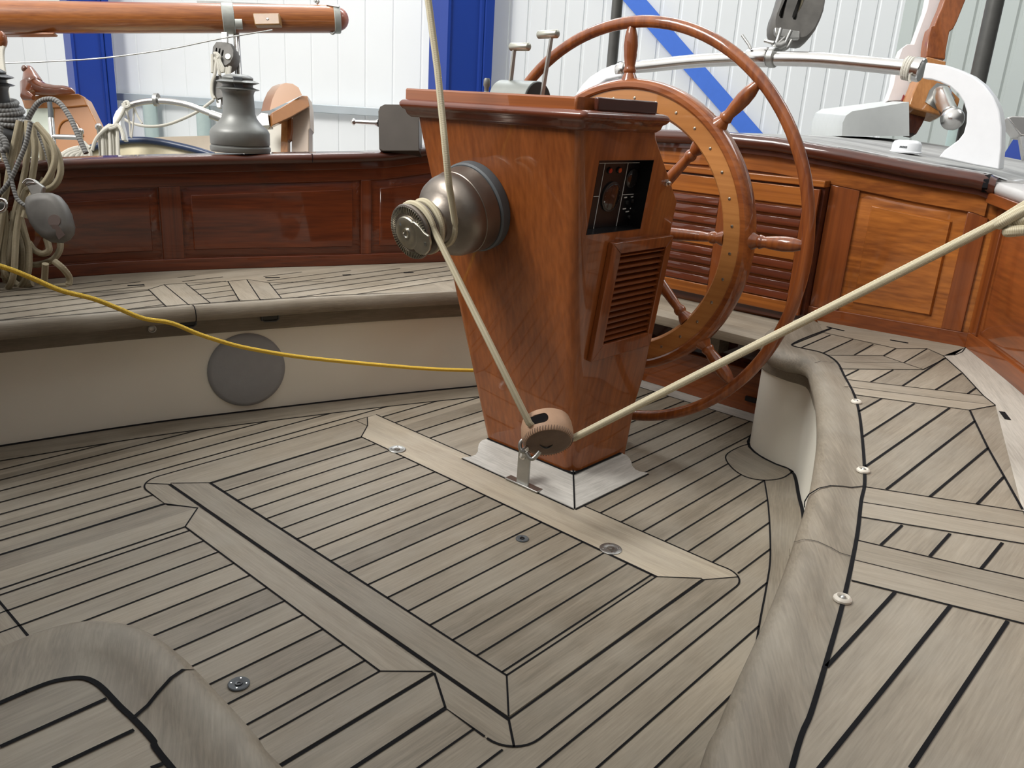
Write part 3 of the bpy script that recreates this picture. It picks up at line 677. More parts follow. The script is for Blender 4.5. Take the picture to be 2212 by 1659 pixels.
# louvred locker doors in the stern coaming
ld = thing('locker', 'varnished pair of louvred locker doors in the stern behind the wheel', 'locker', (2.69, 1.39, .36))
XD = 2.690
MB().box(XD - .012, 2.74, 1.085, 1.70, .806, .828).build('header', MO, ld, bevel=.003)
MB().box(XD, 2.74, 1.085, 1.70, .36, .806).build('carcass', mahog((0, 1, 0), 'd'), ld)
for y0, y1, nm in ((1.095, 1.388, 'right'), (1.396, 1.69, 'left')):
    d = MB().box(XD - .010, XD - .001, y0, y1, .385, .80).build('door', mahog((0, 1, 0), 'o'), ld, bevel=.002)
    for a, b in ((y0, y0 + .048), (y1 - .048, y1)): MB().box(XD - .020, XD - .002, a, b, .385, .80).build('stile', mahog((0, 0, 1), 'c'), d, bevel=.002)
    MB().box(XD - .019, XD - .002, y0 + .048, y1 - .048, .742, .80).build('rail', MO, d, bevel=.002)
    MB().box(XD - .019, XD - .002, y0 + .048, y1 - .048, .565, .60).build('rail', MO, d, bevel=.002)
    MB().box(XD - .019, XD - .002, y0 + .048, y1 - .048, .385, .425).build('rail', MO, d, bevel=.002)
    for base in (.604, .429):
        for k in range(4):
            z = base + .0345 * k; a, b = y0 + .048, y1 - .048
            m = MB().prism([(XD - .008, a, z + .002), (XD - .0205, a, z), (XD - .0215, a, z + .006), (XD - .0175, a, z + .024), (XD - .008, a, z + .027)], (0, b - a, 0)); m.build('slat', mahog((0, 1, 0), 'p'), d, bevel=.0015)
# starboard
ts = thing('cockpit_coaming', 'varnished starboard coaming running out of the right edge of the picture', 'coaming', (2.3, .3, .37))
cs = Coam(CS, 's', 1, ts); Ls = CS.L
cs.patch('backing', mahog((1, .5, 0), 'c'), 0, Ls, .34, 9, -.03, -.006, n=60)
cs.patch('bottom_rail', mahog((1, .5, 0), 'c'), 0, Ls, .37, .42, -.01, .002, n=60); cs.patch('top_rail', mahog((1, .5, 0), 'c'), 0, Ls, -.07, 9, -.01, .002, n=60)
for a in (0, .68, 1.36, 2.04): cs.patch('stile', mahog((0, 0, 1), 'c'), a, a + .06, .42, -.07, -.01, .002)
for a in (0, .68, 1.36): cs.patch('raised_panel', mahog((1, .5, 0), 'c'), a + .064, a + .676, .424, -.074, -.008, .001, inset=.02)
cs.cap('cap_rail', plain('pale_painted_rail', (.42, .41, .40), .4, noise=.04), -0.0, Ls, -.12, .035, .034)
cs.patch('cove_moulding', mahog((1, .5, 0), 'c'), 0, Ls, -.03, 9, -.01, .04, n=60)
# ================================================================== steering pedestal
PC = 1.445
fx = lambda z: 1.73 - .2371 * z
hw = lambda z: .173 + .1099 * z
AFT = [(0, 1.988), (.19, 1.982), (.281, 1.998), (.486, 1.990), (.633, 1.977), (.78, 1.974), (.941, 1.812), (.985, 1.79)]
def ax_(z):
    for (a, b), (c, d) in zip(AFT, AFT[1:]):
        if z <= c: return b + (d - b) * (z - a) / (c - a)
    return AFT[-1][1]
ped = thing('steering_pedestal', 'tall tapered varnished mahogany steering pedestal with instrument panel and louvred vent', 'pedestal', (1.85, PC, 0))
MP = mahog((0, 0, 1), 'm')
def pring(z, grow=0, rf=.036, ra=.012, x0=None, x1=None):
    a = (x0 if x0 is not None else fx(z)) - grow; b = (x1 if x1 is not None else ax_(z)) + grow; h = hw(z) + grow; out = []
    for cx, cy, r, a0 in ((a + rf, PC - h + rf, rf, 180), (b - ra, PC - h + ra, ra, 270), (b - ra, PC + h - ra, ra, 0), (a + rf, PC + h - rf, rf, 90)):
        for k in range(7): t = math.radians(a0 + 90 * k / 6); out.append(Vector((cx + r * math.cos(t), cy + r * math.sin(t), z)))
    return out
zs = [0, .05, .12, .19, .24, .281, .35, .42, .486, .56, .633, .70, .76, .78, .80, .86, .90, .941, .985]
body = MB().loft([pring(z) for z in zs]).build('body', MP, ped, sharp=28)
# right-hand face coordinates
P0 = Vector((1.73, PC - hw(0), 0)); NS = Vector((0, -1, -.1099)).normalized(); US = Vector((0, -.1099, 1)).normalized()
def side(px, py, offd=0):
    r = ray(px, py); o = P0 - NS * offd; t = (np.dot(np.array(o) - EYE, np.array(NS))) / np.dot(r, np.array(NS)); p = Vector(EYE + r * t); return (p.x, (p - o).dot(US))
def sp(x, u, offd=0): return P0 + Vector((x - P0.x, 0, 0)) + US * u - NS * offd
def sprism(mb, pts, d0, d1):  # from depth d0 to d1 (positive = into the pedestal)
    return mb.prism([sp(x, u, d0) for x, u in pts], -NS * (d1 - d0))
ox0, ox1, oz0, oz1 = 1.590, 1.815, .722, .895
boolean_cut(body, sprism(MB(), [(ox0, oz0), (ox1, oz0), (ox1, oz1), (ox0, oz1)], -.05, .05))
gi = [side(*p) for p in [(1336, 546), (1432, 533), (1396, 721), (1300, 738)]]
gi = [(1.724, .413), (1.724, .683), (1.925, .683), (1.925, .413)]
gp = [side(1336, 546, -.008), side(1432, 533, -.008), side(1396, 721, -.008), side(1300, 738, -.008)]
gx0 = (gp[0][0] + gp[3][0]) / 2; gx1 = (gp[1][0] + gp[2][0]) / 2; gu1 = (gp[0][1] + gp[1][1]) / 2; gu0 = (gp[2][1] + gp[3][1]) / 2
boolean_cut(body, sprism(MB(), [(gx0 - .005, gu0 - .005), (gx1 + .005, gu0 - .005), (gx1 + .005, gu1 + .005), (gx0 - .005, gu1 + .005)], -.05, .12))
print('GRILLE', gp, 'inst', [side(*p) for p in [(1296, 350), (1413, 338), (1389, 498), (1268, 516)]])
# instrument panel
DI = .040
inst = sprism(MB(), [(ox0 + .001, oz0 + .001), (ox1 - .001, oz0 + .001), (ox1 - .001, oz1 - .001), (ox0 + .001, oz1 - .001)], DI, DI + .008).build('instrument_panel', black, ped)
m = MB()
for a, b in (((ox0, oz0), (ox1, oz0)), ((ox0, oz1), (ox1, oz1))): sprism(m, [(a[0], a[1] - .0005), (b[0], b[1] - .0005), (b[0], b[1] + .0005), (a[0], a[1] + .0005)], -.0005, DI)
for x in (ox0, ox1): sprism(m, [(x - .0005, oz0), (x + .0005, oz0), (x + .0005, oz1), (x - .0005, oz1)], -.0005, DI)
m.build('recess_lining', black, ped)
wl = plain('engraved_white_line', (.75, .75, .72), .6, noise=.02)
g2 = crop(1250, 320, 2212 / 240.)
def ip(pts): return [side(*q, DI - .0008) for q in g2(pts)]
m = MB()
def sl(pts, wd=.0013, dd=DI - .0012, mb=None):
    mb = mb or m
    for a, b in zip(pts, pts[1:]):
        v = Vector((b[0] - a[0], b[1] - a[1])); n = Vector((-v.y, v.x)).normalized() * wd / 2
        sprism(mb, [(a[0] + n.x, a[1] + n.y), (b[0] + n.x, b[1] + n.y), (b[0] - n.x, b[1] - n.y), (a[0] - n.x, a[1] - n.y)], dd, dd + .0012)
tr, br = ip([(1180, 290)])[0], ip([(1040, 1525)])[0]
tr2, br2 = ip([(1218, 385)])[0], ip([(1105, 1430)])[0]
xr = (tr2[0] + br2[0]) / 2; ut = tr[1]; ub = ip([(800, 1550), (350, 1590)])[0][1]
xa, xb = ip([(410, 960)])[0][0], ip([(868, 930)])[0][0]; um = ip([(1010, 920)])[0][1]; um2 = ip([(345, 962)])[0][1]
print('inst lines', xr, ut, ub, xa, xb, um, um2)
xl = ox0 + .004
sl([(xl, ut), (xr - .010, ut), (xr - .008, ut - .006), (xr, ut - .012), (xr, ub + .012), (xr - .006, ub + .008), (xr - .010, ub), (xl, ub)])
sl([(xa, ub), (xa, ut)]); sl([(xb, ub), (xb, ut)]); sl([(xb, um), (xr, um)]); sl([(xl, um2), (xa, um2)])
for x0, y0, x1, y1 in ((912, 985, 962, 978), (1045, 975, 1085, 965), (880, 1212, 942, 1202), (1025, 1203, 1055, 1192), (938, 1268, 1000, 1258)):
    sl(ip([(x0, y0), (x1, y1)]), .0026)
m.build('printed_lines', wl, inst)
def sdisc(name, c, r, mat, dd, th=.004, parent=inst, prof=None):
    return MB().lathe(prof or [(0, r), (th, r), (th + .001, r * .9)], sp(c[0], c[1], dd), NS, 32).build(name, mat, parent)
gl = plain('dark_glass', (.012, .010, .010), .12, coat=.5, noise=.1)
bez = plain('gauge_rim', (.05, .048, .046), .3, .5)
redl = plain('red_lamp', (.50, .035, .02), .25); orl = plain('orange_lamp', (.60, .09, .03), .25)
cg = ip([(635, 965)])[0]; rg = (ip([(810, 965)])[0][0] - ip([(462, 965)])[0][0]) / 2
sdisc('gauge', cg, rg, bez, DI); sdisc('gauge_face', cg, rg * .88, gl, DI - .0045, .001)
m = MB(); sl(ip([(470, 1065), (572, 992)]), .0018, DI - .0065, m)
for a in range(-210, 31, 24):
    t = math.radians(a); sl([(cg[0] + math.cos(t) * rg * .72, cg[1] + math.sin(t) * rg * .72), (cg[0] + math.cos(t) * rg * .82, cg[1] + math.sin(t) * rg * .82)], .0009, DI - .0063, m)
m.build('gauge_needle', wl, inst)
cg2 = ip([(1045, 600)])[0]; sdisc('gauge', cg2, rg * .62, bez, DI); sdisc('gauge_face', cg2, rg * .54, gl, DI - .0045, .001)
cg3 = (xl + .012, ip([(270, 1310)])[0][1]); sdisc('gauge', cg3, .017, bez, DI)
cl1, cl2 = ip([(612, 445)])[0], ip([(800, 437)])[0]
for c, mt in ((cl1, redl), (cl2, orl)): sdisc('lamp_rim', c, .0078, bez, DI, .003); sdisc('warning_lamp', c, .0062, mt, DI - .003, .002)
for q in ((955, 1080), (1070, 1050), (1000, 1370)): sdisc('push_button', ip([q])[0], .005, bez, DI, .004)
sdisc('screw', ip([(1085, 1497)])[0], .004, bez, DI, .001)
# key switch
c = side(1440, 395); 
MB().lathe([(0, .009), (.004, .009), (.005, .005), (.012, .005), (.013, .003)], sp(c[0], c[1], 0), NS, 20).build('key_switch', steel, ped)
# louvred vent
fr = [side(*p, -.010) for p in [(1320, 526), (1450, 508), (1401, 752), (1276, 772)]]
fx0 = (fr[0][0] + fr[3][0]) / 2; fx1 = (fr[1][0] + fr[2][0]) / 2; fu1 = (fr[0][1] + fr[1][1]) / 2; fu0 = (fr[2][1] + fr[3][1]) / 2
print('frame', fr)
vent = MB()
for q in ([(fx0, fu0), (gx0, gu0), (gx0, gu1), (fx0, fu1)], [(fx1, fu0), (gx1, gu0), (gx1, gu1), (fx1, fu1)], [(fx0, fu1), (gx0, gu1), (gx1, gu1), (fx1, fu1)], [(fx0, fu0), (gx0, gu0), (gx1, gu0), (fx1, fu0)]): sprism(vent, q, -.016, 0)
vent = vent.build('vent_frame', mahog((0, 0, 1), 'c'), ped, bevel=.002)
for k in range(15):
    u = gu0 + (gu1 - gu0) * (k + .35) / 15
    m = MB(); m.add([sp(x, u + uu, dd) for x in (gx0 - .002, gx1 + .002) for uu, dd in ((0, -.010), (.004, -.012), (.012, .008), (.008, .010))], [(0, 1, 2, 3), (4, 7, 6, 5), (0, 4, 5, 1), (1, 5, 6, 2), (2, 6, 7, 3), (3, 7, 4, 0)])
    m.build('slat', mahog((1, 0, 0), 'c'), vent)
m = MB(); sprism(m, [(gx0 - .004, gu0 - .004), (gx1 + .004, gu0 - .004), (gx1 + .004, gu1 + .004), (gx0 - .004, gu1 + .004)], .085, .09); m.build('vent_backing', black, ped)
m = MB(); sprism(m, [(gx0 + .02, gu0 + .005), (gx0 + .055, gu0 + .005), (gx0 + .055, gu0 + .12), (gx0 + .02, gu0 + .12)], .05, .07); m.build('cable_box', plain('grey_plastic', (.30, .33, .32), .5), ped)
# crown
cr = MB()
def cring(z, g): return pring(z, 0, .03 + g, .02 + g, x0=1.505 - g, x1=1.80 + g)
def fixw(r, g):
    h = hw(.97); return r
def cring(z, g, x0=1.50, x1=1.795, y0=None, y1=None, r=.012):
    h = hw(.97); a, b = x0 - g, x1 + g; c, d = (PC - h - g if y0 is None else y0), (PC + h + g if y1 is None else y1); out = []; r = max(r, g * .6)
    for cx, cy, a0 in ((a + r, c + r, 180), (b - r, c + r, 270), (b - r, d - r, 0), (a + r, d - r, 90)):
        for k in range(6): t = math.radians(a0 + 90 * k / 5); out.append(Vector((cx + r * math.cos(t), cy + r * math.sin(t), z)))
    return out
MC = mahog((0, 1, 0), 'm')
MB().loft([cring(.955, .004), cring(.962, .012), cring(.972, .015), cring(.976, .022), cring(.982, .027), cring(.989, .027), cring(.995, .022), cring(.998, .014)]).build('crown_moulding', mahog((0, 1, 0), 'p'), ped, sharp=60)
top = MB().loft([cring(.998, 0, 1.487, 1.60, 1.172, 1.738, .008), cring(1.020, 0, 1.487, 1.60, 1.172, 1.738, .008), cring(1.024, -.004, 1.487, 1.60, 1.172, 1.738, .006)]).build('fiddle_rail', MC, ped, sharp=40)
MB().loft([cring(.998, -.012), cring(1.008, -.012)]).build('top_board', MC, ped)
m = MB().box(1.535, 1.77, 1.150, 1.163, .998, 1.026); m.build('side_rail', mahog((1, 0, 0), 'd'), ped, bevel=.003)
# boot mouldings at the foot (weathered to silver)
ZK = .034
def ogee(p, d, L):   # ogee end curve points from outer to inner
    return [p + d * t + L * (.022 * math.sin(t * 2 * math.pi) * (1 if t < .5 else .8)) for t in (.0, .12, .25, .38, .5, .62, .75, .88, 1.0)]
A_ = Vector((1.602, 1.164, .004)); B_ = Vector((1.606, 1.590, .004)); C_ = Vector((1.945, 1.162, .004))
fi_ = Vector((1.738, 1.280, ZK)); fl_ = Vector((1.735, 1.59, ZK)); rr_ = Vector((1.94, 1.280, ZK))
tkw = teak(90, tone='w')
m = MB(); e = ogee(B_, fl_ + Vector((0, .0, 0)) - B_, Vector((0, -1, 0)))
m.prism([A_] + e + [fi_], (0, 0, -.0035)); m.build('foot_moulding', teak(90, tone='w'), ped)
m = MB(); e = ogee(C_, rr_ - C_, Vector((-1, 0, 0)))
m.prism([A_] + e + [fi_], (0, 0, -.0035)); m.build('foot_moulding', teak(0, tone='w'), ped)
m = MB(); m.tube([A_ + Vector((0, 0, .0005)), fi_ + Vector((0, 0, .0005))], .0022, 8); m.ribbon([A_ + Vector((-.003, 0, -.002)), B_ + Vector((-.003, 0, -.002))], .005); m.ribbon([A_ + Vector((0, -.003, -.002)), C_ + Vector((0, -.003, -.002))], .005)
m.ribbon([Vector((1.722, 1.262, .0325)), Vector((1.722, 1.60, .0325))], .012); m.ribbon([Vector((1.72, 1.266, .0325)), Vector((1.95, 1.266, .0325))], .012)
m.build('caulking', caulk, ped)
# engine levers on top
lev = thing('throttle_control', 'grey twin lever engine control standing on top of the pedestal', 'engine control', (1.67, 1.36, 1.008))
CL = atX(1161, 205, 1.66); CL.z = 1.0; print('lever c', CL)
ex = 1.70
e1 = atX(1161, 218, ex); yc = e1.y
def half(y0, y1, r, zc, mat, name):
    m = MB(); rings = []
    for y in (y0, y1): rings.append([Vector((ex + r * math.cos(t), y, zc + r * math.sin(t))) for t in [math.pi * k / 20 for k in range(21)]])
    return m.loft(rings).build(name, mat, lev, bevel=.002)
hs_m = plain('grey_painted_housing', (.20, .215, .20), .45, .2, noise=.05)
rl = .052
half(yc, yc + .125, rl, 1.008, hs_m, 'housing')
half(yc - .003, yc - .0005, rl * .97, 1.008, plain('dark_side_plate', (.03, .032, .03), .4), 'side_plate')
def lever(px0, px1, hx0, hx1, X, nm):
    a = atX(*px0, X); b = atX(*px1, X); m = MB(); d = (b - a)
    m.prism([a + Vector((-.006, 0, 0)), b + Vector((-.005, 0, 0)), b + Vector((.005, 0, 0)), a + Vector((.006, 0, 0))], (0, .005, 0)); l = m.build('lever_arm', steel_d, lev)
    h0 = atX(*hx0, X); h1 = atX(*hx1, X); dd = (h1 - h0).normalized()
    MB().lathe([(0, .004), (.002, .0085), (.004, .010), ((h1 - h0).length - .004, .010), ((h1 - h0).length - .002, .0085), ((h1 - h0).length, .004)], h0, dd, 24).build('lever_handle', plain('brushed_handle', (.42, .42, .36), .38, .8), lev)
lever((1171, 216), (1193, 80), (1162, 75), (1206, 73), 1.69, 0); lever((1104, 180), (1113, 104), (1102, 101), (1144, 101), 1.69, 1)
jk = thing('joystick', 'small ribbed grey joystick on the pedestal top in front of the blue column', 'control', atX(1050, 215, 1.68))
o = atX(1050, 214, 1.68); o.z = 1.008
MB().lathe([(0, .012), (.005, .0125), (.007, .010), (.011, .0105), (.014, .008), (.018, .0085), (.021, .006), (.030, .006), (.036, .009), (.050, .0085), (.054, .006)], o, (0, 0, 1), 24).build('boot_and_knob', grey_w, jk)

# ================================================================== steering wheel
WX, WY, WZ = 2.12, 1.458, .66
wh = thing('steering_wheel', 'large varnished eight-spoked mahogany ship steering wheel behind the pedestal', 'steering wheel', (WX, WY, WZ - .6))
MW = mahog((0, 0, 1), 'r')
def wp(r, a, x=0): t = math.radians(a); return Vector((WX + x, WY - r * math.cos(t), WZ + r * math.sin(t)))
rim = MB(); rim.tube([wp(.583, 360 * k / 120) for k in range(120)], .0165, 14, closed=True, flat=1.0); rim.build('rim', MW, wh, sharp=80)
def annulus(name, sec, mat, a0=0, a1=360, n=120):
    rings = []
    full = (a1 - a0) >= 360
    for k in range(n if full else n + 1): rings.append([wp(r, a0 + (a1 - a0) * k / n, x) for r, x in sec])
    m = MB().loft(rings, loop=full); return m.build(name, mat, wh, sharp=35)
annulus('felloe', [(.348, -.016), (.345, -.010), (.345, .016), (.352, .022), (.402, .022), (.408, .016), (.408, -.016), (.402, -.022), (.354, -.022)], mahog((0, 1, 0), 'y'))
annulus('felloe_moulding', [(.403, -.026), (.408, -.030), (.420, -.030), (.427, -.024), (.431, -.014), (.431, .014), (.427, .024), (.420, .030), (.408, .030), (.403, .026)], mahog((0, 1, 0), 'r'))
for k in range(8):
    a = 3.6 + 45 * k; ca_ = wp(0, a); d = (wp(1, a) - wp(0, a))
    pr_ = [(.05, .014), (.09, .014), (.12, .018), (.2, .0175), (.27, .0145), (.298, .013), (.305, .017), (.315, .0175), (.322, .014), (.335, .020), (.350, .024)]
    pr2 = [(.425, .026), (.436, .021), (.446, .016), (.452, .0195), (.459, .017), (.466, .015), (.49, .0185), (.52, .0205), (.545, .0185), (.562, .014), (.572, .010)]
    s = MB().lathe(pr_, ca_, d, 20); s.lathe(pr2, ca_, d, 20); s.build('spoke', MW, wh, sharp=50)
sc_ = MB()
for k in range(32):
    c = wp(.378, 3.6 + 11.25 * (k + .5), -.022); sc_.lathe([(-.001, .0045), (.0015, .004), (.0022, .002)], c, (-1, 0, 0), 10)
sc_.build('brass_screws', bronze_l, wh)
MB().lathe([(-.03, .05), (-.026, .07), (.03, .07), (.035, .055), (.05, .04), (.06, .03)], (WX, WY, WZ), (-1, 0, 0), 40).build('hub', mahog((0, 0, 1), 'c'), wh)
MB().lathe([(0, .022), (.20, .022)], (WX + .0, WY, WZ), (-1, 0, 0), 20).build('shaft', steel_d, wh)

# ================================================================== rope winch on the pedestal
AX = Vector((-.973, 0, -.2307)).normalized(); WB = Vector((fx(.75), 1.520, .75)) + Vector((0, 0, 0))
WB = Vector((1.552, 1.52, .75)) + AX * .0
wn = thing('winch', 'bronze self-tailing rope winch with beige rope mounted on the pedestal face', 'winch', WB)
MB().lathe([(0, .113), (.004, .115), (.026, .115), (.03, .111)], WB, AX, 64).build('rubber_base', rubber, wn)
MB().lathe([(.03, .106), (.032, .109), (.060, .107), (.074, .1055), (.0755, .1040), (.078, .1048), (.100, .1025), (.116, .097), (.128, .087), (.137, .073), (.146, .060), (.158, .0505), (.185, .0495), (.196, .053)], WB, AX, 64).build('drum', bronze, wn, sharp=30)
MB().lathe([(.196, .045), (.1965, .062), (.199, .067), (.202, .066), (.208, .052), (.216, .052), (.222, .066)], WB, AX, 64).build('inner_jaw', bronze, wn, sharp=35)
MB().lathe([(.220, .052), (.224, .066), (.230, .0685), (.235, .067), (.237, .062), (.238, .044), (.234, .030)], WB, AX, 72).build('outer_jaw', bronze, wn, sharp=35)
MB().lathe([(.2366, .0475), (.2374, .048), (.2372, .0635), (.2360, .064)], WB, AX, 64).build('tooth_gap_shade', plain('gap_shade_bronze', (.05, .045, .04), .5, .7), wn)  # added dark ring, its colour stands in for shade between the teeth
u_ = AX.cross(Vector((0, 0, 1))).normalized(); v_ = u_.cross(AX).normalized()      # u_ horizontal, v_ up
def wv(r, a, t): a = math.radians(a); return WB + AX * t + (u_ * math.cos(a) + v_ * math.sin(a)) * r
tm = MB()
for k in range(60):
    a = k * 6
    tm.prism([wv(.0485, a - .8, .2365), wv(.0635, a + 1.2, .2352), wv(.0635, a + 3.8, .2352), wv(.0485, a + 1.8, .2365)], AX * .0034)
tm.build('jaw_teeth', bronze_l, wn)
MB().lathe([(.234, .040), (.241, .041), (.2445, .039), (.246, .034), (.246, .014), (.2455, .013)], WB, AX, 48).build('cap', bronze_l, wn, sharp=35)
MB().lathe([(.245, .013), (.2485, .0125), (.2485, .009), (.240, .008), (.240, .001)], WB, AX, 24).build('handle_socket', steel, wn, sharp=30)
# stripper arm
print('u_', u_, pr_[0])
tr_ = MB(); arm = []
sgn = 1 if (u_.y < 0) else -1
pts = [(.036, 62), (.047, 45), (.055, 25), (.064, 10), (.078, 4), (.082, -8), (.080, -22), (.072, -38), (.060, -52), (.048, -62), (.036, -66)]
fr_ = [wv(r, a if sgn > 0 else 180 - a, .238) for r, a in pts]
tr_.prism(fr_, AX * .007); sa = tr_.build('stripper_arm', bronze_l, wn, bevel=.002)
# number stamped on the arm
dgt = MB(); base = wv(.066, -14 if sgn > 0 else 194, .2455); ed = Vector((0, -1, 0)); ed = (ed - AX * ed.dot(AX)).normalized(); eu = ed.cross(AX); eu = eu if eu.z > 0 else -eu
for (x0, y0, x1, y1) in ((-4, -4, -4, 4), (-1, -4, 3, -4), (-1, 0, 3, 0), (-1, 4, 3, 4), (-1, -4, -1, 4), (3, -4, 3, 4)):
    a = base + (ed * x0 + eu * y0) * .001; b = base + (ed * x1 + eu * y1) * .001; n = (b - a).normalized().cross(AX) * .0006; dgt.prism([a + n, b + n, b - n, a - n], AX * .0006)
dgt.build('stamped_number', steel_d, sa)
tri = MB(); c0 = wv(.028, 55, .2455); tri.prism([c0 + eu * .007, c0 - eu * .005 - ed * .0035, c0 - eu * .005 + ed * .0035], AX * .0006); tri.build('arrow_mark', rubber, wn)

# ---- ropes
RR = .0082
def helix(r, t0, t1, a0, a1, n): return [wv(r, a0 + (a1 - a0) * i / n, t0 + (t1 - t0) * i / n) for i in range(n + 1)]
side0 = 0 if sgn > 0 else 180       # angle of the -Y side
dr = -1 if sgn > 0 else 1            # going down first from the -Y side
hx = helix(.0605, .140, .148, side0, side0 + dr * 90, 12)[:-1] + helix(.0595, .148, .168, side0 + dr * 90, side0 + dr * 200, 16)[:-1] + helix(.059, .168, .186, side0 + dr * 200, side0 + dr * 380, 24)
hx2 = helix(.061, .186, .204, side0 + dr * 380, side0 + dr * 560, 24)[1:] + helix(.063, .206, .212, side0 + dr * 560, side0 + dr * 712, 22)[1:]
BLK = Vector(dep(1180, 935, 1.93)); 
topc = [dep(905, -1100, 1.80), dep(914, -560, 1.82), dep(922, -160, 1.85), dep(925, 0, 1.87), dep(945, 150, 1.88), dep(958, 280, 1.89), dep(970, 400, 1.895)]
rope_in = thing('rope', 'beige braided rope from above, turned round the pedestal winch and down to the leather block', 'rope', hx[0])
endp = dep(1143, 914, 1.900)
last = hx2[-1]
path = topc + hx + hx2 + [last.lerp(endp, .06) + camv(0, 0, -.004), last.lerp(endp, .5), endp, dep(1158, 928, 1.93)]
MB().tube(path, RR, 12).build('line', rope_b, rope_in, sharp=80)
# ---- leather covered foot block
bk_n = camv(.08, .80, -.60).normalized(); bk = thing('leather_block', 'tan leather covered turning block at the foot of the pedestal', 'block', BLK)
o = dep(1183, 944, 1.94) - bk_n * .010
prof = [(-.038, .03), (-.0375, .050), (-.033, .0565), (-.020, .060), (0, .0615), (.014, .0600), (.022, .0575), (.0255, .0545)]
shell = MB().lathe(prof, o, bk_n, 56); shell = shell.build('leather_cover', leather, bk, sharp=50)
# slots where the rope enters and leaves
def slot(px, py, depth_dir, w, h, rot):
    c = dep(px, py, 1.90); m = MB(); pts = []
    r3 = camv(math.cos(rot), math.sin(rot), 0); u3 = camv(-math.sin(rot), math.cos(rot), 0)
    for k in range(24):
        a = 2 * math.pi * k / 24; ex_ = (w - h) * (1 if math.cos(a) > 0 else -1); pts.append(c + r3 * (ex_ + math.cos(a) * h) + u3 * math.sin(a) * h - camv(0, 0, .04))
    return m.prism(pts, camv(0, 0, .055))
boolean_cut(shell, slot(1163, 905, 0, .0235, .0105, -.25))
_c = dep(1163, 905, 1.935); _pts = []
for k in range(24):
    a = 2 * math.pi * k / 24; _r = -.25; _pts.append(_c + camv(math.cos(_r), math.sin(_r), 0) * ((.0125 if math.cos(a) > 0 else -.0125) + math.cos(a) * .0102) + camv(-math.sin(_r), math.cos(_r), 0) * math.sin(a) * .0102 - camv(0, 0, .028))
MB().prism(_pts, camv(0, 0, .02)).build('slot_shadow_lining', black, bk)
MB().lathe([(.0250, .0535), (.0275, .050), (.0285, .042), (.0285, .004), (.0283, .001)], o, bk_n, 56).build('leather_cheek', leather_d, bk, sharp=60)
st = MB()
ub = bk_n.orthogonal().normalized(); vb = bk_n.cross(ub)
for k in range(56):
    a = 2 * math.pi * k / 56
    f = lambda r, t, a: o + bk_n * t + (ub * math.cos(a) + vb * math.sin(a)) * r
    st.tube([f(.0592, .0155, a), f(.0585, .021, a + .03), f(.0555, .0265, a + .06)], .0009, 5)
st.build('stitching', leather_d, bk)
MB().lathe([(-.02, .03), (-.018, .046), (0, .030), (.018, .046), (.02, .03)], o, bk_n, 40).build('sheave', black, bk)
m = MB(); pts = [dep(1166 + 28 * t, 961 + 6 * math.sin(t * math.pi), 1.86) for t in np.linspace(0, 1, 9)]
q = []
for p in pts:
    d = (o + bk_n * .0288 - p).dot(bk_n); r = (p - Vector(EYE)); q.append(p + r * (d / r.dot(bk_n)))
m.tube(q, [.001, .002, .0028, .003, .003, .003, .0028, .002, .001], 8); m.build('cut', black, bk)
# shackle, eye and bracket
m = MB(); P_l = [dep(x, y, 1.95) for x, y in [(1137, 945), (1127, 952), (1123, 962), (1126, 974), (1135, 978)]]; m.tube(catmull(P_l, 5), .0048, 10); m.tube(catmull([dep(x, y, 1.93) for x, y in [(1136, 978), (1142, 988), (1150, 991), (1158, 985), (1166, 975)]], 5), .0052, 10); m.build('bow', steel_d, bk)
pb = at(1104, 1060, 0); pb = Vector((1.606, pb.y, 0))
brk = thing('deck_bracket', 'upright stainless bracket with pin on the sole beside the leather block', 'bracket', (pb.x, pb.y, 0))
yy = pb.y; BX = pb.x
m = MB().box(BX - .012, BX + .014, yy - .062, yy + .058, .0032, .0085); m.build('base_plate', steel_d, brk, bevel=.0015)
tp_ = dep(1104, 968, (R.T @ (np.array([BX, yy, .12]) - EYE))[2]); hb = tp_.z
m = MB(); prof = [(-.021, .008), (.021, .008), (.021, hb - .021)] + [(.021 * math.cos(t), hb - .021 + .021 * math.sin(t)) for t in np.linspace(0.15, math.pi - .15, 12)] + [(-.021, hb - .021)]
m.prism([(BX - .004, yy + a, b) for a, b in prof], (.0065, 0, 0)); m.build('upright', steel_d, brk, bevel=.001)
m = MB(); m.lathe([(0, .010), (.006, .010), (.0075, .006), (.013, .0055), (.014, .003)], (BX - .004, yy, hb - .02), (-1, 0, 0), 20); m.build('pin', steel, brk)
m = MB(); e0 = Vector((BX - .012, yy, hb - .02)); e1_ = dep(1131, 971, 1.925); m.tube([e0, e0.lerp(e1_, .5), e1_], [.006, .0052, .0045], 12); m.tube([e1_, e1_ + camv(.008, -.006, .006), e1_ + camv(.010, .002, .014)], .004, 10); m.build('shackle', steel, brk)
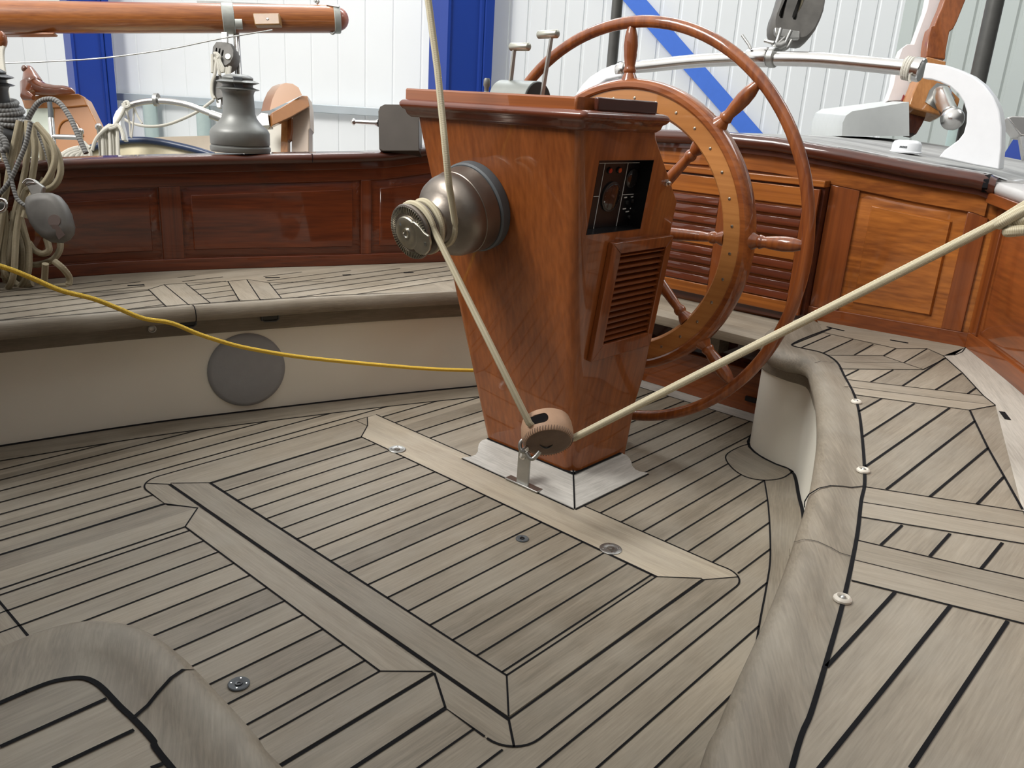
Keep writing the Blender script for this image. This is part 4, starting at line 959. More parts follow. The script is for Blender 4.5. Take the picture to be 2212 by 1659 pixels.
# ---- rope from the block to the starboard winch
rs = thing('rope', 'taut beige rope from the leather block up to the right edge of the picture', 'rope', dep(1240, 945, 1.95))
P_r = [dep(1196, 952, 1.965), dep(1240, 946, 1.955)] + [dep(1240 + (2150 - 1240) * t, 945 + (484 - 945) * t, 1 / ((1 - t) / 1.955 + t / 1.42)) for t in (.25, .5, .75, 1.0)] + [dep(2212, 446, 1.38), dep(2290, 402, 1.33), dep(2420, 330, 1.25)]
MB().tube(P_r, .0088, 12).build('line', rope_b, rs, sharp=80)
rw = thing('rope', 'bunched turns of beige rope where the taut rope meets the right edge', 'rope', dep(2200, 480, 1.36))
m = MB()
for e, a, b in (((2165, 480), (2212, 455), (2290, 425)), ((2194, 482), (2226, 468), (2290, 445)), ((2181, 499), (2225, 496), (2290, 484))):
    m.tube(catmull([dep(*b, 1.34), dep(*a, 1.345), dep(*e, 1.36), dep(e[0] + 2, e[1] + 2, 1.385), dep(*a, 1.40), dep(*b, 1.40)], 6), .0088, 12)
m.build('turns', rope_b, rw, sharp=80)
# ---- yellow rope
ye = thing('rope', 'thin yellow rope sagging across the left side to behind the pedestal', 'rope', dep(300, 688, 2.2))
yp = [(-120, 545), (0, 575), (60, 597), (130, 627), (200, 645), (250, 664), (310, 688), (370, 698), (430, 722), (500, 744), (560, 757), (640, 770), (740, 781), (850, 791), (930, 797), (1012, 800), (1080, 800)]
MB().tube(catmull([dep(x, y, 1.9 + .92 * max(0, x) / 1010) for x, y in yp], 6), .0062, 10).build('line', rope_y, ye, sharp=80)
# ================================================================== port rail hardware
def winch_big(base, s, label, mat, rope=False, grp=None):
    t = thing('winch', label, 'winch', base)
    MB().lathe([(0, .107 * s), (.006 * s, .110 * s), (.018 * s, .110 * s), (.020 * s, .106 * s), (.024 * s, .106 * s)], base, (0, 0, 1), 64).build('base', mat, t)
    MB().lathe([(.024 * s, .104 * s), (.028 * s, .108 * s), (.070 * s, .108 * s), (.078 * s, .104 * s), (.084 * s, .100 * s), (.095 * s, .086 * s), (.108 * s, .074 * s), (.122 * s, .064 * s), (.138 * s, .058 * s), (.205 * s, .055 * s), (.215 * s, .058 * s), (.22 * s, .062 * s)], base, (0, 0, 1), 64).build('drum', mat, t, sharp=50)
    MB().lathe([(.218 * s, .05 * s), (.221 * s, .072 * s), (.2235 * s, .078 * s), (.226 * s, .072 * s), (.231 * s, .054 * s), (.240 * s, .054 * s), (.245 * s, .072 * s), (.248 * s, .078 * s), (.251 * s, .072 * s), (.257 * s, .054 * s)], base, (0, 0, 1), 64).build('jaws', mat, t, sharp=30)
    MB().lathe([(.257 * s, .054 * s), (.262 * s, .056 * s), (.266 * s, .054 * s), (.273 * s, .040 * s), (.276 * s, .020 * s), (.276 * s, .001)], base, (0, 0, 1), 48).build('cap', mat, t, sharp=40)
    a = camv(.3, 0, -1); a.z = 0; a.normalize(); b = Vector((-a.y, a.x, 0)); c = base + a * .052 * s
    m = MB(); m.prism([c + b * -.016 * s + Vector((0, 0, .268 * s)), c + b * .018 * s + Vector((0, 0, .266 * s)), c + b * .020 * s + Vector((0, 0, .222 * s)), c + b * -.004 * s + Vector((0, 0, .216 * s)), c + b * -.014 * s + Vector((0, 0, .240 * s))], a * .012 * s); m.build('feeder_arm', rubber, t, bevel=.003 * s)
    return t
pw = at(520, 326, .784); pw.z = .7815
d_w = (R.T @ (np.array(pw) - EYE))[2]; print('port winch at', pw, d_w)
s_w = (128 / F * d_w) / .22 
winch_big(Vector(pw), s_w * .98, 'grey self-tailing winch standing on the port cap rail', grey_w)
pl = CP.at(CP.near(.80, 2.95))[0]; pl = Vector((pl.x, pl.y + .05, zport(pl.x) + .001))
m = dep(-6, 330, 2.72); pl = Vector((m.x, m.y, zport(m.x)))
winch_big(pl, .98, 'dark winch wrapped in grey rope, at the left edge of the picture', plain('dark_anodised_metal', (.06, .06, .06), .45, .6, noise=.1))
# stainless bollard with pin
sb = thing('bollard', 'brushed stainless bollard box with a side pin on the port rail beside the pedestal', 'bollard', (2.08, 2.62, .80))
bq = dep(868, 325, 2.95)
prf = [(826, 326), (819, 322), (817, 240), (821, 230), (831, 225), (890, 226), (905, 232), (905, 326)]
MB().prism([dep(x, y, 3.13) for x, y in prf], camv(0, 0, .11)).build('body', plain('steel_brown_reflection', (.075, .065, .056), .38, .6, noise=.15, nscale=8), sb, bevel=.002)  # dark brown reflection on the steel is put into its base colour
m = MB().lathe([(0, .002), (.012, .013), (.016, .013), (.022, .007), (.030, .0075), (.10, .0095), (.108, .014), (.112, .014)], dep(757, 263, 3.18), (dep(822, 266, 3.16) - dep(757, 263, 3.18)), 24).build('pin', steel, sb)
# ---- coil of rope hanging from the left winch
rc = thing('rope_coil', 'long beige rope coil hanging from the winch against the port coaming at the left', 'rope coil', dep(60, 640, 2.5))
C_ = [
 [(42, 262), (25, 340), (12, 420), (0, 500), (-12, 580), (-5, 640)], [(50, 260), (36, 330), (26, 400), (14, 480), (5, 560), (14, 612)],
 [(60, 262), (60, 320), (50, 390), (30, 470), (18, 540), (8, 600)], [(70, 268), (76, 330), (66, 400), (52, 420), (36, 500), (30, 590), (18, 622)],
 [(82, 276), (92, 340), (86, 400), (66, 430), (50, 455), (20, 500), (0, 540)], [(92, 285), (108, 335), (110, 380), (92, 405), (60, 445), (40, 470), (12, 520), (-20, 560)],
 [(100, 296), (124, 330), (131, 370), (118, 400), (92, 412)], [(78, 268), (112, 310), (118, 350), (100, 390), (70, 420), (52, 470)],
 [(20, 440), (30, 480), (45, 520), (48, 570), (35, 612), (10, 628), (-20, 634)], [(40, 455), (52, 500), (62, 540), (60, 590), (42, 622), (15, 634), (-20, 632)],
 [(10, 455), (12, 500), (6, 550), (10, 590), (24, 605)], [(48, 520), (52, 556), (66, 571), (90, 570), (115, 560), (129, 540), (130, 520)],
 [(100, 515), (106, 540), (92, 548), (74, 540), (62, 524)], [(98, 570), (96, 605), (92, 600)], [(118, 565), (136, 580), (150, 600), (148, 615)],
 [(60, 600), (66, 618), (90, 622), (120, 619), (146, 617)], [(28, 500), (20, 560), (22, 598), (45, 618), (70, 612)], [(-10, 300), (-6, 400), (-14, 500), (-10, 600)], [(5, 300), (10, 360), (2, 420), (-8, 470)]]
rcol = MB()
for i, q in enumerate(C_):
    dd = 2.52 + .018 * ((i * 5) % 7)
    rcol.tube(catmull([dep(x, y, dd + (.03 if y > 595 else 0)) for x, y in q], 6), .0098, 10)
rcol.build('coils', rope_d, rc, sharp=80)
rg = thing('rope', 'grey three-strand rope wound round the left winch, with a loop over its top', 'rope', dep(30, 240, 2.5))
g = MB()
for i, (yy, w_, dr_) in enumerate(((222, 42, 0), (233, 52, 3), (243, 55, -2), (252, 58, 4), (262, 62, 8))):
    g.tube(catmull([dep(-6 + w_ * math.cos(t) * 1.0, yy + 7 * math.sin(t) + dr_ * math.cos(t), 2.72 - .078 * math.sin(t)) for t in np.linspace(0, 2 * math.pi, 13)], 4), .0085, 10)
g.tube(catmull([dep(x, y, 2.60) for x, y in [(40, 262), (66, 265), (80, 282), (100, 330), (112, 375), (113, 402)]], 6), .0058, 10)
g.tube(catmull([dep(x, y, 2.50) for x, y in [(2, 270), (4, 320), (20, 370), (33, 420), (42, 435), (58, 446)]], 6), .0062, 10)
g.tube(catmull([dep(x, y, 2.50) for x, y in [(66, 264), (56, 310), (40, 350), (22, 390), (0, 418)]], 6), .0070, 10)
g.tube(catmull([dep(x, y, 2.50) for x, y in [(-4, 292), (8, 300), (14, 318), (4, 328)]], 5), .0095, 10)
g.tube(catmull([dep(x, y, 2.70) for x, y in [(58, 262), (80, 225), (104, 214), (128, 222), (152, 255), (172, 300), (186, 331)]], 6), .0085, 10)
g.build('line', rope_g, rg, sharp=80)
bg_ = thing('pulley_block', 'grey oval pulley block hanging in the rope coil at the left', 'block', dep(105, 470, 2.45))
out = [(58, 436), (62, 426), (72, 421), (90, 418), (112, 417), (128, 423), (142, 440), (152, 462), (159, 490), (157, 506), (148, 518), (132, 525), (112, 524), (95, 515), (80, 500), (68, 482), (60, 460)]
cc = dep(108, 470, 2.44); ring0 = [dep(x, y, 2.44) for x, y in out]
rings = []
for sc_f, dz in ((.62, -.030), (.86, -.026), (.97, -.014), (1.0, 0), (.97, .014), (.86, .026), (.62, .030)): rings.append([cc + (p - cc) * sc_f + camv(0, 0, dz) for p in ring0])
sh = MB().loft(rings).build('shell', block_g, bg_, sharp=60)
m = MB(); k0 = dep(118, 477, 2.405); m.lathe([(0, .0195), (.003, .018)], dep(118, 477, 2.412), camv(0, 0, -1), 24); m.prism([dep(110, 486, 2.411), dep(126, 486, 2.411), dep(141, 508, 2.415), dep(128, 518, 2.418)], camv(0, 0, -.003)); m.build('cheek_mark', plain('worn_brown', (.10, .07, .06), .6), bg_)
m = MB(); m.prism([dep(x, y, 2.43) for x, y in [(52, 390), (72, 386), (92, 402), (90, 420), (68, 424)]], camv(0, 0, .02)); m.build('strap', steel_d, bg_, bevel=.003)
m = MB(); m.tube(catmull([dep(x, y, 2.43) for x, y in [(50, 396), (58, 388), (70, 389), (76, 395), (66, 396), (56, 400)]], 5), .0030, 8); m.build('shackle', steel, bg_)
sb2 = thing('shackle', 'small bright shackle in the coil at the left picture edge', 'shackle', dep(8, 440, 2.42))
MB().tube(catmull([dep(x, y, 2.42) for x, y in [(-6, 430), (8, 432), (14, 442), (8, 455), (-8, 458)]], 5), .005, 10).build('bow', steel, sb2)
MB().sphere(dep(2, 446, 2.44), .018, 16, (1, .7, .8)).build('swivel', block_g, sb2)

# ================================================================== aft deck and gallows
def zdeck(y): return zaft(min(2.3, max(.62, y))) - .004
rings = []
for y in np.linspace(.18, 2.75, 24):
    z = zdeck(y) if y > .62 else zdeck(.62) - (.62 - y) * .05
    x0 = CA.at(CA.near(2.75, y))[0].x + .055; x1 = 4.15 - .35 * ((y - 1.45) / 1.3) ** 2
    rings.append([Vector((x0, y, z)), Vector((x1, y, z + .004)), Vector((x1, y, z - .10)), Vector((x0, y, z - .05))])
ad = thing('aft_deck', 'grey planked aft deck behind the curved stern rail', 'deck', (3.4, 1.45, .9))
MB().loft(rings).build('planking', wood('grey_deck_planking', (.35, 1, 0), (.20, .20, .195), (.34, .34, .33), rough=.6, rows=((1, -.15, 0), 2.7, .09), rowvar=.3, fine=200, bump=.1), ad)
m = MB(); rr_l = []
for y in np.linspace(.62, 2.3, 30):
    p = CA.at(CA.near(2.75, y))[0]; rr_l.append(Vector((p.x + .085, y, zdeck(y) + .002)))
m.ribbon(rr_l, .07); m.build('waterway', plain('grey_deck_paint', (.40, .41, .41), .5, noise=.04), ad)
# pale side deck to the right of the corner
m = MB(); m.prism([(2.86, .66, .855), (2.45, .27, .838), (1.9, .0, .815), (1.9, -.6, .815), (3.4, -.1, .86), (3.4, .3, .87)], (0, 0, .008)); m.build('side_deck', plain('pale_side_deck', (.44, .43, .42), .5, noise=.05), ad)
ga = thing('boom_gallows', 'white armed boom gallows with stainless tube arching over the aft deck', 'gallows', (2.9, 1.47, .9))
XG = 2.92
def gx(pts): return [atX(x, y, XG) for x, y in pts]
armr = crop(1850, 0, 4.364)([(655, 588), (840, 615), (960, 655), (1090, 715), (1200, 800), (1290, 915), (1345, 1040), (1368, 1200), (1365, 1400), (1345, 1600), (1100, 1555), (775, 1480), (830, 1415), (900, 1365), (960, 1320), (1010, 1255), (1035, 1160), (1040, 1060), (1010, 960), (960, 885), (880, 815), (790, 775), (700, 748), (620, 740)])
pr = gx(armr)
MB().prism(pr, (.055, 0, 0)).build('arm', white, ga, bevel=.004)
m = MB().box(XG - .02, XG + .085, .60, .87, .862, .872); m.build('foot', white, ga, bevel=.003)
mir = [Vector((p.x, 2.94 - p.y, p.z)) for p in pr]
# left arm: measured silhouette
arml = crop(1050, 40, 6.32)([(1840, 605), (1700, 640), (1560, 700), (1420, 790), (1310, 900), (1230, 1020), (1150, 1250), (1120, 1500), (1400, 1500), (1430, 1250), (1440, 1080), (1520, 920), (1640, 840), (1860, 790)])
MB().prism(gx(arml), (.055, 0, 0)).build('arm', white, ga, bevel=.006)
tb = crop(1400, 0, 2.724)([(-150, 400), (0, 388), (250, 362), (500, 347), (740, 345), (1000, 352), (1250, 373), (1530, 400)])
tp = catmull([atX(x, y, XG + .028) for x, y in tb], 6)
MB().tube(tp, .0245, 24, cap=True).build('tube', steel, ga, sharp=60)
def collar(px0, px1, r, mat, nm):
    a = atX(*px0, XG + .028); b = atX(*px1, XG + .028); L_ = (b - a).length
    return MB().lathe([(0, r * .93), (.003, r), (L_ - .003, r), (L_, r * .93)], a, b - a, 32).build(nm, mat, ga)
collar((1337, 152), (1354, 150), .033, steel, 'collar'); collar((1972, 148), (1992, 152), .037, steel, 'collar')
collar((1616, 124), (1660, 124), .0335, steel, 'slide'); collar((1662, 124), (1676, 124), .035, steel_d, 'slide_stop')
m = MB(); m.tube([atX(x, y, XG) for x, y in [(1622, 106), (1618, 97), (1603, 76)]], .0052, 10); m.build('handle_pin', steel_d, ga)
m = MB(); m.tube([atX(x, y, XG) for x, y in [(1652, 88), (1672, 93)]], .0062, 10); m.build('toggle_pin', steel_d, ga)
ls = thing('rope', 'short frayed white rope lashing at the right end of the gallows tube', 'rope', atX(1962, 150, XG))
m = MB()
for k, x in enumerate((1958, 1963, 1968)):
    c = atX(x, 147 + (x - 1958) * .2, XG + .028); d = (atX(1985, 150, XG + .028) - atX(1955, 146, XG + .028)).normalized(); a_ = d.orthogonal().normalized(); b_ = d.cross(a_)
    m.tube([c + (a_ * math.cos(t) + b_ * math.sin(t)) * .0305 for t in np.linspace(0, 2 * math.pi, 22)], .0068, 8)
m.tube([atX(x, y, XG - .01) for x, y in [(1966, 160), (1964, 172), (1967, 178)]], .004, 8); m.build('turns', rope_w, ls)
# main sheet block above the gallows
mb_ = thing('pulley_block', 'large weathered double sheave block above the gallows tube at the top', 'block', atX(1710, 60, XG))
bd = 3.0
f6 = crop(1600, 0, 7.373)
def d6(pts, d): return [dep(x, y, d) for x, y in f6(pts)]
face = [(760, -400), (690, -240), (640, -60), (590, 100), (540, 220), (515, 330), (515, 430), (540, 520), (600, 585), (700, 610), (820, 622), (990, 640), (1060, 620), (1140, 550), (1220, 440), (1300, 270), (1350, 130), (1372, 0), (1380, -60), (1350, -260), (1240, -430), (1080, -520), (900, -500)]
fr3 = d6(face, 2.98); c_ = sum(fr3, Vector()) / len(fr3); rings = []
for sc_f, dz in ((.90, 0), (1.0, .02), (1.0, .075), (.9, .095)): rings.append([c_ + (p - c_) * sc_f + camv(0, 0, dz) for p in fr3])
shl = MB().loft(rings).build('shell', block_g, mb_, sharp=55)
for q in ([(790, -230), (740, -60), (690, 60), (650, 150), (640, 205), (665, 250), (705, 250), (720, 210), (740, 100), (780, -60), (840, -230)], [(1010, -230), (950, -60), (900, 80), (865, 170), (850, 225), (870, 270), (910, 278), (935, 240), (950, 150), (1010, 60), (1060, -60), (1110, -230)]):
    boolean_cut(shl, MB().prism(d6(q, 2.96), camv(0, 0, .07)))
m = MB()
m.tube(catmull(d6([(1250, -2600), (880, -420), (800, -120), (770, 60), (735, 180), (705, 235)], 3.01), 5), .0075, 10); m.tube(catmull(d6([(1400, -2600), (1100, -420), (1020, -120), (985, 60), (950, 180), (915, 255)], 3.01), 5), .0085, 10)
mr = thing('rope', 'beige sheet rope running through the slots of the large block at the top', 'rope', dep(1700, -20, 3.0)); m.build('line', rope_b, mr)
m = MB(); m.prism(d6([(545, 432), (940, 492), (945, 610), (830, 615), (600, 575), (550, 520)], 2.975), camv(0, 0, .02)); m.build('strap', steel_d, mb_, bevel=.003)
m = MB()
for q in ([(640, 455), (600, 590), (560, 700), (520, 760)], [(800, 490), (740, 620), (700, 700), (640, 790), (570, 880)], [(700, 600), (590, 700)], [(810, 640), (740, 760), (640, 800)]): m.tube(catmull(d6(q, 2.96), 4), .0065, 10)
m.tube(d6([(540, 740), (620, 740), (700, 700)], 2.955), .014, 12); m.build('shackle', steel_d, mb_)
# grey moulded box and white dome on the deck
gb = thing('deck_box', 'pale grey moulded vent box on the aft deck behind the wheel', 'deck box', (3.6, 1.4, .95))
f5 = crop(1850, 0, 4.364); f3b = crop(1400, 0, 2.724)
front = f3b([(1140, 800), (1145, 722), (1165, 680), (1200, 655), (1535, 600), (1537, 800)]); topp = f3b([(965, 715), (985, 665), (1020, 645), (1400, 597), (1535, 600)])
A3 = [dep(x, y, 3.45) for x, y in front]; 
bx_m = plain('grey_gelcoat', (.46, .48, .47), .4, noise=.03)
B3 = [dep(x, y, 3.95) for x, y in f3b([(960, 800), (965, 722), (985, 665), (1020, 642), (1400, 594), (1405, 800)])]
MB().loft([A3, B3]).build('body', bx_m, gb, sharp=30)
wd_ = thing('dome', 'small round white dome with dark lettering on the aft deck', 'dome', atX(1962, 312, 3.1))
cw = atX(1961, 305, 3.12); cw = Vector((cw.x, cw.y, zdeck(cw.y) + .003))
dr3 = (R.T @ (np.array(cw) - EYE))[2]; print('dome', cw, dr3)
rw_ = 30 / F * dr3
MB().lathe([(0, rw_ * 1.05), (.004, rw_ * 1.08), (.006, rw_), (.030, rw_ * .97), (.038, rw_ * .86), (.042, rw_ * .6), (.043, .002)], cw, (0, 0, 1), 48).build('cover', white, wd_, sharp=50)
m = MB()
tn = (Vector(EYE) - cw); tn.z = 0; tn.normalize(); sdv = Vector((-tn.y, tn.x, 0))
if (R.T @ np.array(sdv))[0] < 0: sdv = -sdv
def on(a, z): th = math.radians(a); return cw + (tn * math.cos(th) + sdv * math.sin(th)) * rw_ * .992 + Vector((0, 0, z))
for i, a in enumerate((-28, -22, -16, -10, -4)):
    m.prism([on(a, .016), on(a + 4.4, .0165), on(a + 5, .023), on(a + .8, .0225)], tn * .0012)
m.build('lettering', rubber, wd_)
# rudder head with tiller fitting behind the gallows
rh = thing('rudder', 'curved brown wooden rudder head with white blade behind the gallows arm', 'rudder', dep(1990, 260, 3.7))
def d5(pts, d): return [dep(x, y, d) for x, y in f5(pts)]
W1 = mahog((0, 0, 1), 'y')
MB().prism(d5([(930, -500), (1120, -420), (1050, -80), (1030, 0), (990, 100), (950, 200), (915, 270), (880, 295), (860, 400), (845, 480), (838, 560), (660, 535), (665, 440), (680, 340), (705, 245), (735, 240), (770, 150), (810, 60), (860, -80)], 3.70), camv(0, 0, .06)).build('upper_stock', mahog((0, 0, 1), 'm'), rh, bevel=.004)
MB().prism(d5([(665, 530), (850, 575), (835, 700), (900, 850), (980, 930), (960, 1010), (800, 1090), (540, 1022), (498, 990), (530, 880), (575, 780)], 3.66), camv(0, 0, .10)).build('stock', W1, rh, bevel=.006)
MB().prism(d5([(500, 1020), (665, 1068), (620, 1170), (565, 1262), (500, 1250)], 3.72), camv(0, 0, .06)).build('lower_stock', mahog((0, 0, 1), 'd'), rh)
pk = plain('pinkish_white_paint', (.66, .62, .61), .45, noise=.03)
MB().prism(d5([(760, -400), (930, -500), (860, -80), (810, 60), (770, 150), (735, 240), (705, 245), (680, 340), (655, 520), (570, 780), (490, 960), (420, 950), (290, 950), (345, 800), (390, 560), (430, 450), (480, 415), (540, 415), (600, 250), (660, 90)], 3.78), camv(0, 0, .05)).build('blade', pk, rh, bevel=.004)
m = MB(); m.prism(d5([(448, 890), (425, 950), (480, 955)], 3.75), camv(0, 0, .01)); m.build('red_mark', plain('dark_red', (.22, .03, .03), .5), rh)
a = dep(*f5([(800, 900)])[0], 3.66); b = dep(*f5([(905, 1120)])[0], 3.40)
tl = thing('tiller_fitting', 'stainless tiller fitting with ball end below the gallows arm', 'fitting', b)
MB().prism(d5([(760, 780), (860, 800), (930, 930), (900, 1000), (820, 1070), (720, 1010), (650, 960), (690, 850)], 3.655), camv(0, 0, .02)).build('plate', steel_d, tl)
MB().lathe([(0, .042), (.02, .036), (.20, .034), (.27, .034)], a, b - a, 28).build('socket', steel, tl)
MB().sphere(b, .046, 24).build('ball', steel, tl)
# ================================================================== poles
pole_m = plain('dark_grey_pole', (.075, .075, .07), .4, .3, noise=.1)
pt = thing('pole', 'dark grey upright pole behind the top of the steering wheel', 'pole', (0, 0, 0)); pa = dep(1322, 135, 3.45); pt.location = (pa.x, pa.y, .9)
MB().lathe([(0, .022), (2.4, .022)], (pa.x, pa.y, .93), (0, 0, 1), 24).build('tube', pole_m, pt)
pt = thing('pole', 'thick dark grey upright pole behind the right gallows arm', 'pole'); pa = dep(2133, 80, 3.5); pt.location = (pa.x, pa.y, .86)
MB().lathe([(0, .034), (2.2, .034)], (pa.x, pa.y, .86), (0, 0, 1), 24).build('tube', pole_m, pt)
ft = thing('pole', 'pale green-grey short post seen through the right gallows arm', 'pole'); pa = dep(2072, 270, 4.6); ft.location = (pa.x, pa.y, -2.2)
MB().lathe([(0, .05), (3.30, .05)], (pa.x, pa.y, -2.2), (0, 0, 1), 20).build('tube', plain('green_grey_post', (.33, .42, .40), .4, noise=.04), ft)
cl = thing('mooring_cleat', 'stainless cleat horn at the right edge above the starboard rail', 'cleat', dep(2200, 330, 2.6))
m = MB(); m.prism([dep(x, y, 2.6) for x, y in [(2176, 254), (2186, 250), (2260, 252), (2260, 296), (2205, 292)]], camv(0, 0, .05)); m.tube([dep(2212, 285, 2.62), dep(2222, 345, 2.62)], .02, 12); m.build('horn', steel, cl, bevel=.004)

# ================================================================== the hall
def wall(name, a, b, pitch, mat, depth=.012, z0=-2.2, z1=6.0, rib=.045):
    a = Vector((a[0], a[1], 0)); b = Vector((b[0], b[1], 0)); d = (b - a); L = d.length; d.normalize(); n = Vector((-d.y, d.x, 0))
    if n.dot(Vector((-a.x, -a.y, 0))) < 0: n = -n
    pts = []; t = 0; i = 0
    while t < L:
        w_ = pitch
        pts += [(t, 0), (t + w_ - rib, 0), (t + w_ - rib * .75, -depth), (t + w_ - rib * .25, -depth)]
        t += w_
    V = [a + d * t + n * o for t, o in pts]
    k = len(V); m = MB(); m.add([v + Vector((0, 0, z)) for z in (z0, z1) for v in V], [(i, i + 1, k + i + 1, k + i) for i in range(k - 1)])
    back = [a - n * .12 + Vector((0, 0, z0)), b - n * .12 + Vector((0, 0, z0)), b - n * .12 + Vector((0, 0, z1)), a - n * .12 + Vector((0, 0, z1))]; m.poly(back)
    o = m.build(name, mat, sharp=20, fix=False); return struct(o), d, n
wm = plain('white_steel_cladding', (.78, .81, .82), .42, noise=.02, nscale=2)
pL0, pL1 = dep(260, 200, 7.4), dep(735, 230, 6.9)
dv = (pL1 - pL0); dv.z = 0; dv.normalize(); pc = pL1 + dv * 1.15
wl0 = pL0 - dv * 6.5
pR1 = dep(1905, 270, 6.3)
_, dL, nL = wall('wall_left', (wl0.x, wl0.y), (pc.x, pc.y), .24, wm, depth=.004, rib=.02)
_, dR, nR = wall('wall_back', (pc.x, pc.y), (pR1.x, pR1.y), .142, wm, depth=.010, rib=.03)
pR2 = dep(2700, 330, 4.4)
_, dS, nS = wall('wall_right', (pR1.x, pR1.y), (pR2.x, pR2.y), .15, plain('greenish_steel_cladding', (.36, .395, .375), .45, noise=.02, nscale=2), depth=.012, rib=.04)
struct(MB().box(-9, 12, -7, 12, -2.35, -2.2).build('floor', plain('concrete', (.22, .22, .21), .7, noise=.1, nscale=3)))
# galvanised rail on the left wall
galv = plain('galvanised_steel', (.42, .47, .50), .45, .35, noise=.08, nscale=5)
def hitline(px, py, a, d):
    r = ray(px, py); n = np.array([-d.y, d.x, 0]); t = np.dot(np.array(a) - EYE, n) / np.dot(r, n); return Vector(EYE + r * t)
q0 = pL0 + nL * .10; z1_ = hitline(300, 212, q0, dL).z; z2_ = hitline(735, 237, q0, dL).z; zr = (z1_ + z2_) / 2
a = hitline(203, 204, q0, dL); b = pc + nL * .10
rl_ = thing('guard_rail', 'galvanised horizontal rail fixed along the hall wall at the left', 'rail', (b.x, b.y, zr))
print('rail z', z1_, z2_)
MB().prism([Vector((a.x, a.y, z1_ - .032)) , Vector((a.x, a.y, z1_ + .032)), Vector((a.x, a.y, z1_ + .032)) - nL * .05, Vector((a.x, a.y, z1_ - .032)) - nL * .05], Vector((b.x - a.x, b.y - a.y, z2_ - z1_ + (z2_ - z1_) * .3))).build('beam', galv, rl_, bevel=.004)
for px in (326, 440):
    p = hitline(px, 260, q0, dL); MB().lathe([(0, .06), (z1_ + 2.2 - .03, .06)], (p.x, p.y, -2.2), (0, 0, 1), 16).build('post', plain('pale_green_post', (.42, .52, .50), .45, noise=.03), rl_)
# blue columns
blue = plain('blue_paint', (.010, .042, .27), .32, noise=.04, nscale=3); 
def column(pxl, pxm, pxr, yy, base, d, n, label):
    """I-section column standing just in front of the wall: flange face pxl..pxm, web side pxm..pxr"""
    m_ = hitline(pxm, yy, base + n * .42, d); zm = (R.T @ (np.array(m_) - EYE))[2]
    a, b = dep(pxl, yy, zm + .10), dep(pxr, yy, zm + .14)
    t = thing('steel_column', label, 'column', (m_.x, m_.y, -2.2))
    e1 = (a - m_); e1.z = 0; w1 = e1.length; e1.normalize(); e2 = (b - m_); e2.z = 0; w2 = e2.length; e2.normalize()
    th = .022; O = Vector((m_.x, m_.y, -2.2)); up = Vector((0, 0, 8.2))
    q = lambda s, t_: O + e1 * s + e2 * t_
    MB().prism([q(0, 0), q(w1, 0), q(w1, th), q(0, th)], up).build('flange', blue, t)
    MB().prism([q(0, w2 * .74), q(w1, w2 * .74), q(w1, w2 * .74 + th), q(0, w2 * .74 + th)], up).build('flange', blue, t)
    MB().prism([q(0.02, th), q(0.034, th), q(0.034, w2 * .74), q(0.02, w2 * .74)], up).build('web', blue, t)
    MB().prism([q(-.012, w2 * .76 + th), q(w1, w2 * .76 + th), q(w1, w2), q(-.012, w2)], up).build('wall_rail', blue, t)
column(927, 966, 1062, 100, pc, dL, nL, 'tall blue steel column behind the pedestal, nearer the picture middle')
column(141, 156, 243, 120, pL0, dL, nL, 'tall blue steel column at the left behind the boom')
# blue wind brace on the back wall
aa = pc + nR * .06
b0 = hitline(1340, -35, aa, dR); b1_ = hitline(1640, 308, aa, dR)
br = thing('wind_brace', 'blue diagonal flat brace across the white hall wall behind the wheel', 'brace', (b1_.x, b1_.y, b1_.z))
b0 = b0 + (b0 - b1_) * 1.3; b1_ = b1_ + (b1_ - b0) * .25
dd = (b1_ - b0).normalized(); pp = dd.cross(nR).normalized() * .062
MB().prism([b0 + pp, b1_ + pp, b1_ - pp, b0 - pp], nR * .012).build('flat_bar', plain('light_blue_paint', (.07, .19, .70), .35, noise=.03), br)
b2 = hitline(2170, 400, pR1 + nS * .5, dS); b3 = hitline(2260, 260, pR1 + nS * .5, dS); bl = thing('wind_brace', 'short piece of dark blue beam behind the starboard rail at the right edge', 'brace', (b2.x, b2.y, b2.z))
b3 = b3 + (b3 - b2) * 3.0
dd = (b3 - b2).normalized(); pp = dd.cross(nS).normalized() * .055
MB().prism([b2 + pp, b3 + pp, b3 - pp, b2 - pp], nS * .10).build('beam', blue, bl)

# ================================================================== neighbouring boat, left background
FX = crop(0, 0, 3.16); F5 = crop(0, 50, 5.53); F7 = crop(400, 0, 4.74)
boomm = wood('varnished_boom', (dep(700, 40, 5) - dep(0, 40, 4.6)).normalized(), (.22, .065, .014), (.42, .145, .034), rough=.35, coat=.8, fine=120, broad=8, rowvar=.1, bump=.03)
bo = thing('boom', 'varnished wooden boom with metal bands crossing the upper left corner', 'boom', dep(300, 40, 4.8))
def bd_(x): return 4.55 + (x / 740.) * .55
def by(x): return 36.5 + (x / 740.) * 5
def brad(x): return (33.5 - 5.5 * max(0, x) / 740.) / F * bd_(x)
xs = [-200, 0, 200, 400, 600, 715, 728]
rr_ = [brad(x) for x in xs[:-1]] + [brad(728) * .97]
MB().tube([dep(x, by(x), bd_(x)) for x in xs], rr_, 32).build('spar', boomm, bo, sharp=50)
MB().sphere(dep(729, by(729), bd_(729)), brad(729) * .86, 24).build('end_cap', plain('red_brown_cap', (.30, .08, .04), .4, coat=.5), bo)
def band(x0, x1, f, mat, nm, ob=bo):
    a = dep(x0, by(x0), bd_(x0)); b = dep(x1, by(x1), bd_(x1)); L_ = (b - a).length; r = brad((x0 + x1) / 2) * f
    return MB().lathe([(0, r * .96), (.004, r), (L_ - .004, r), (L_, r * .96)], a, b - a, 40).build(nm, mat, ob)
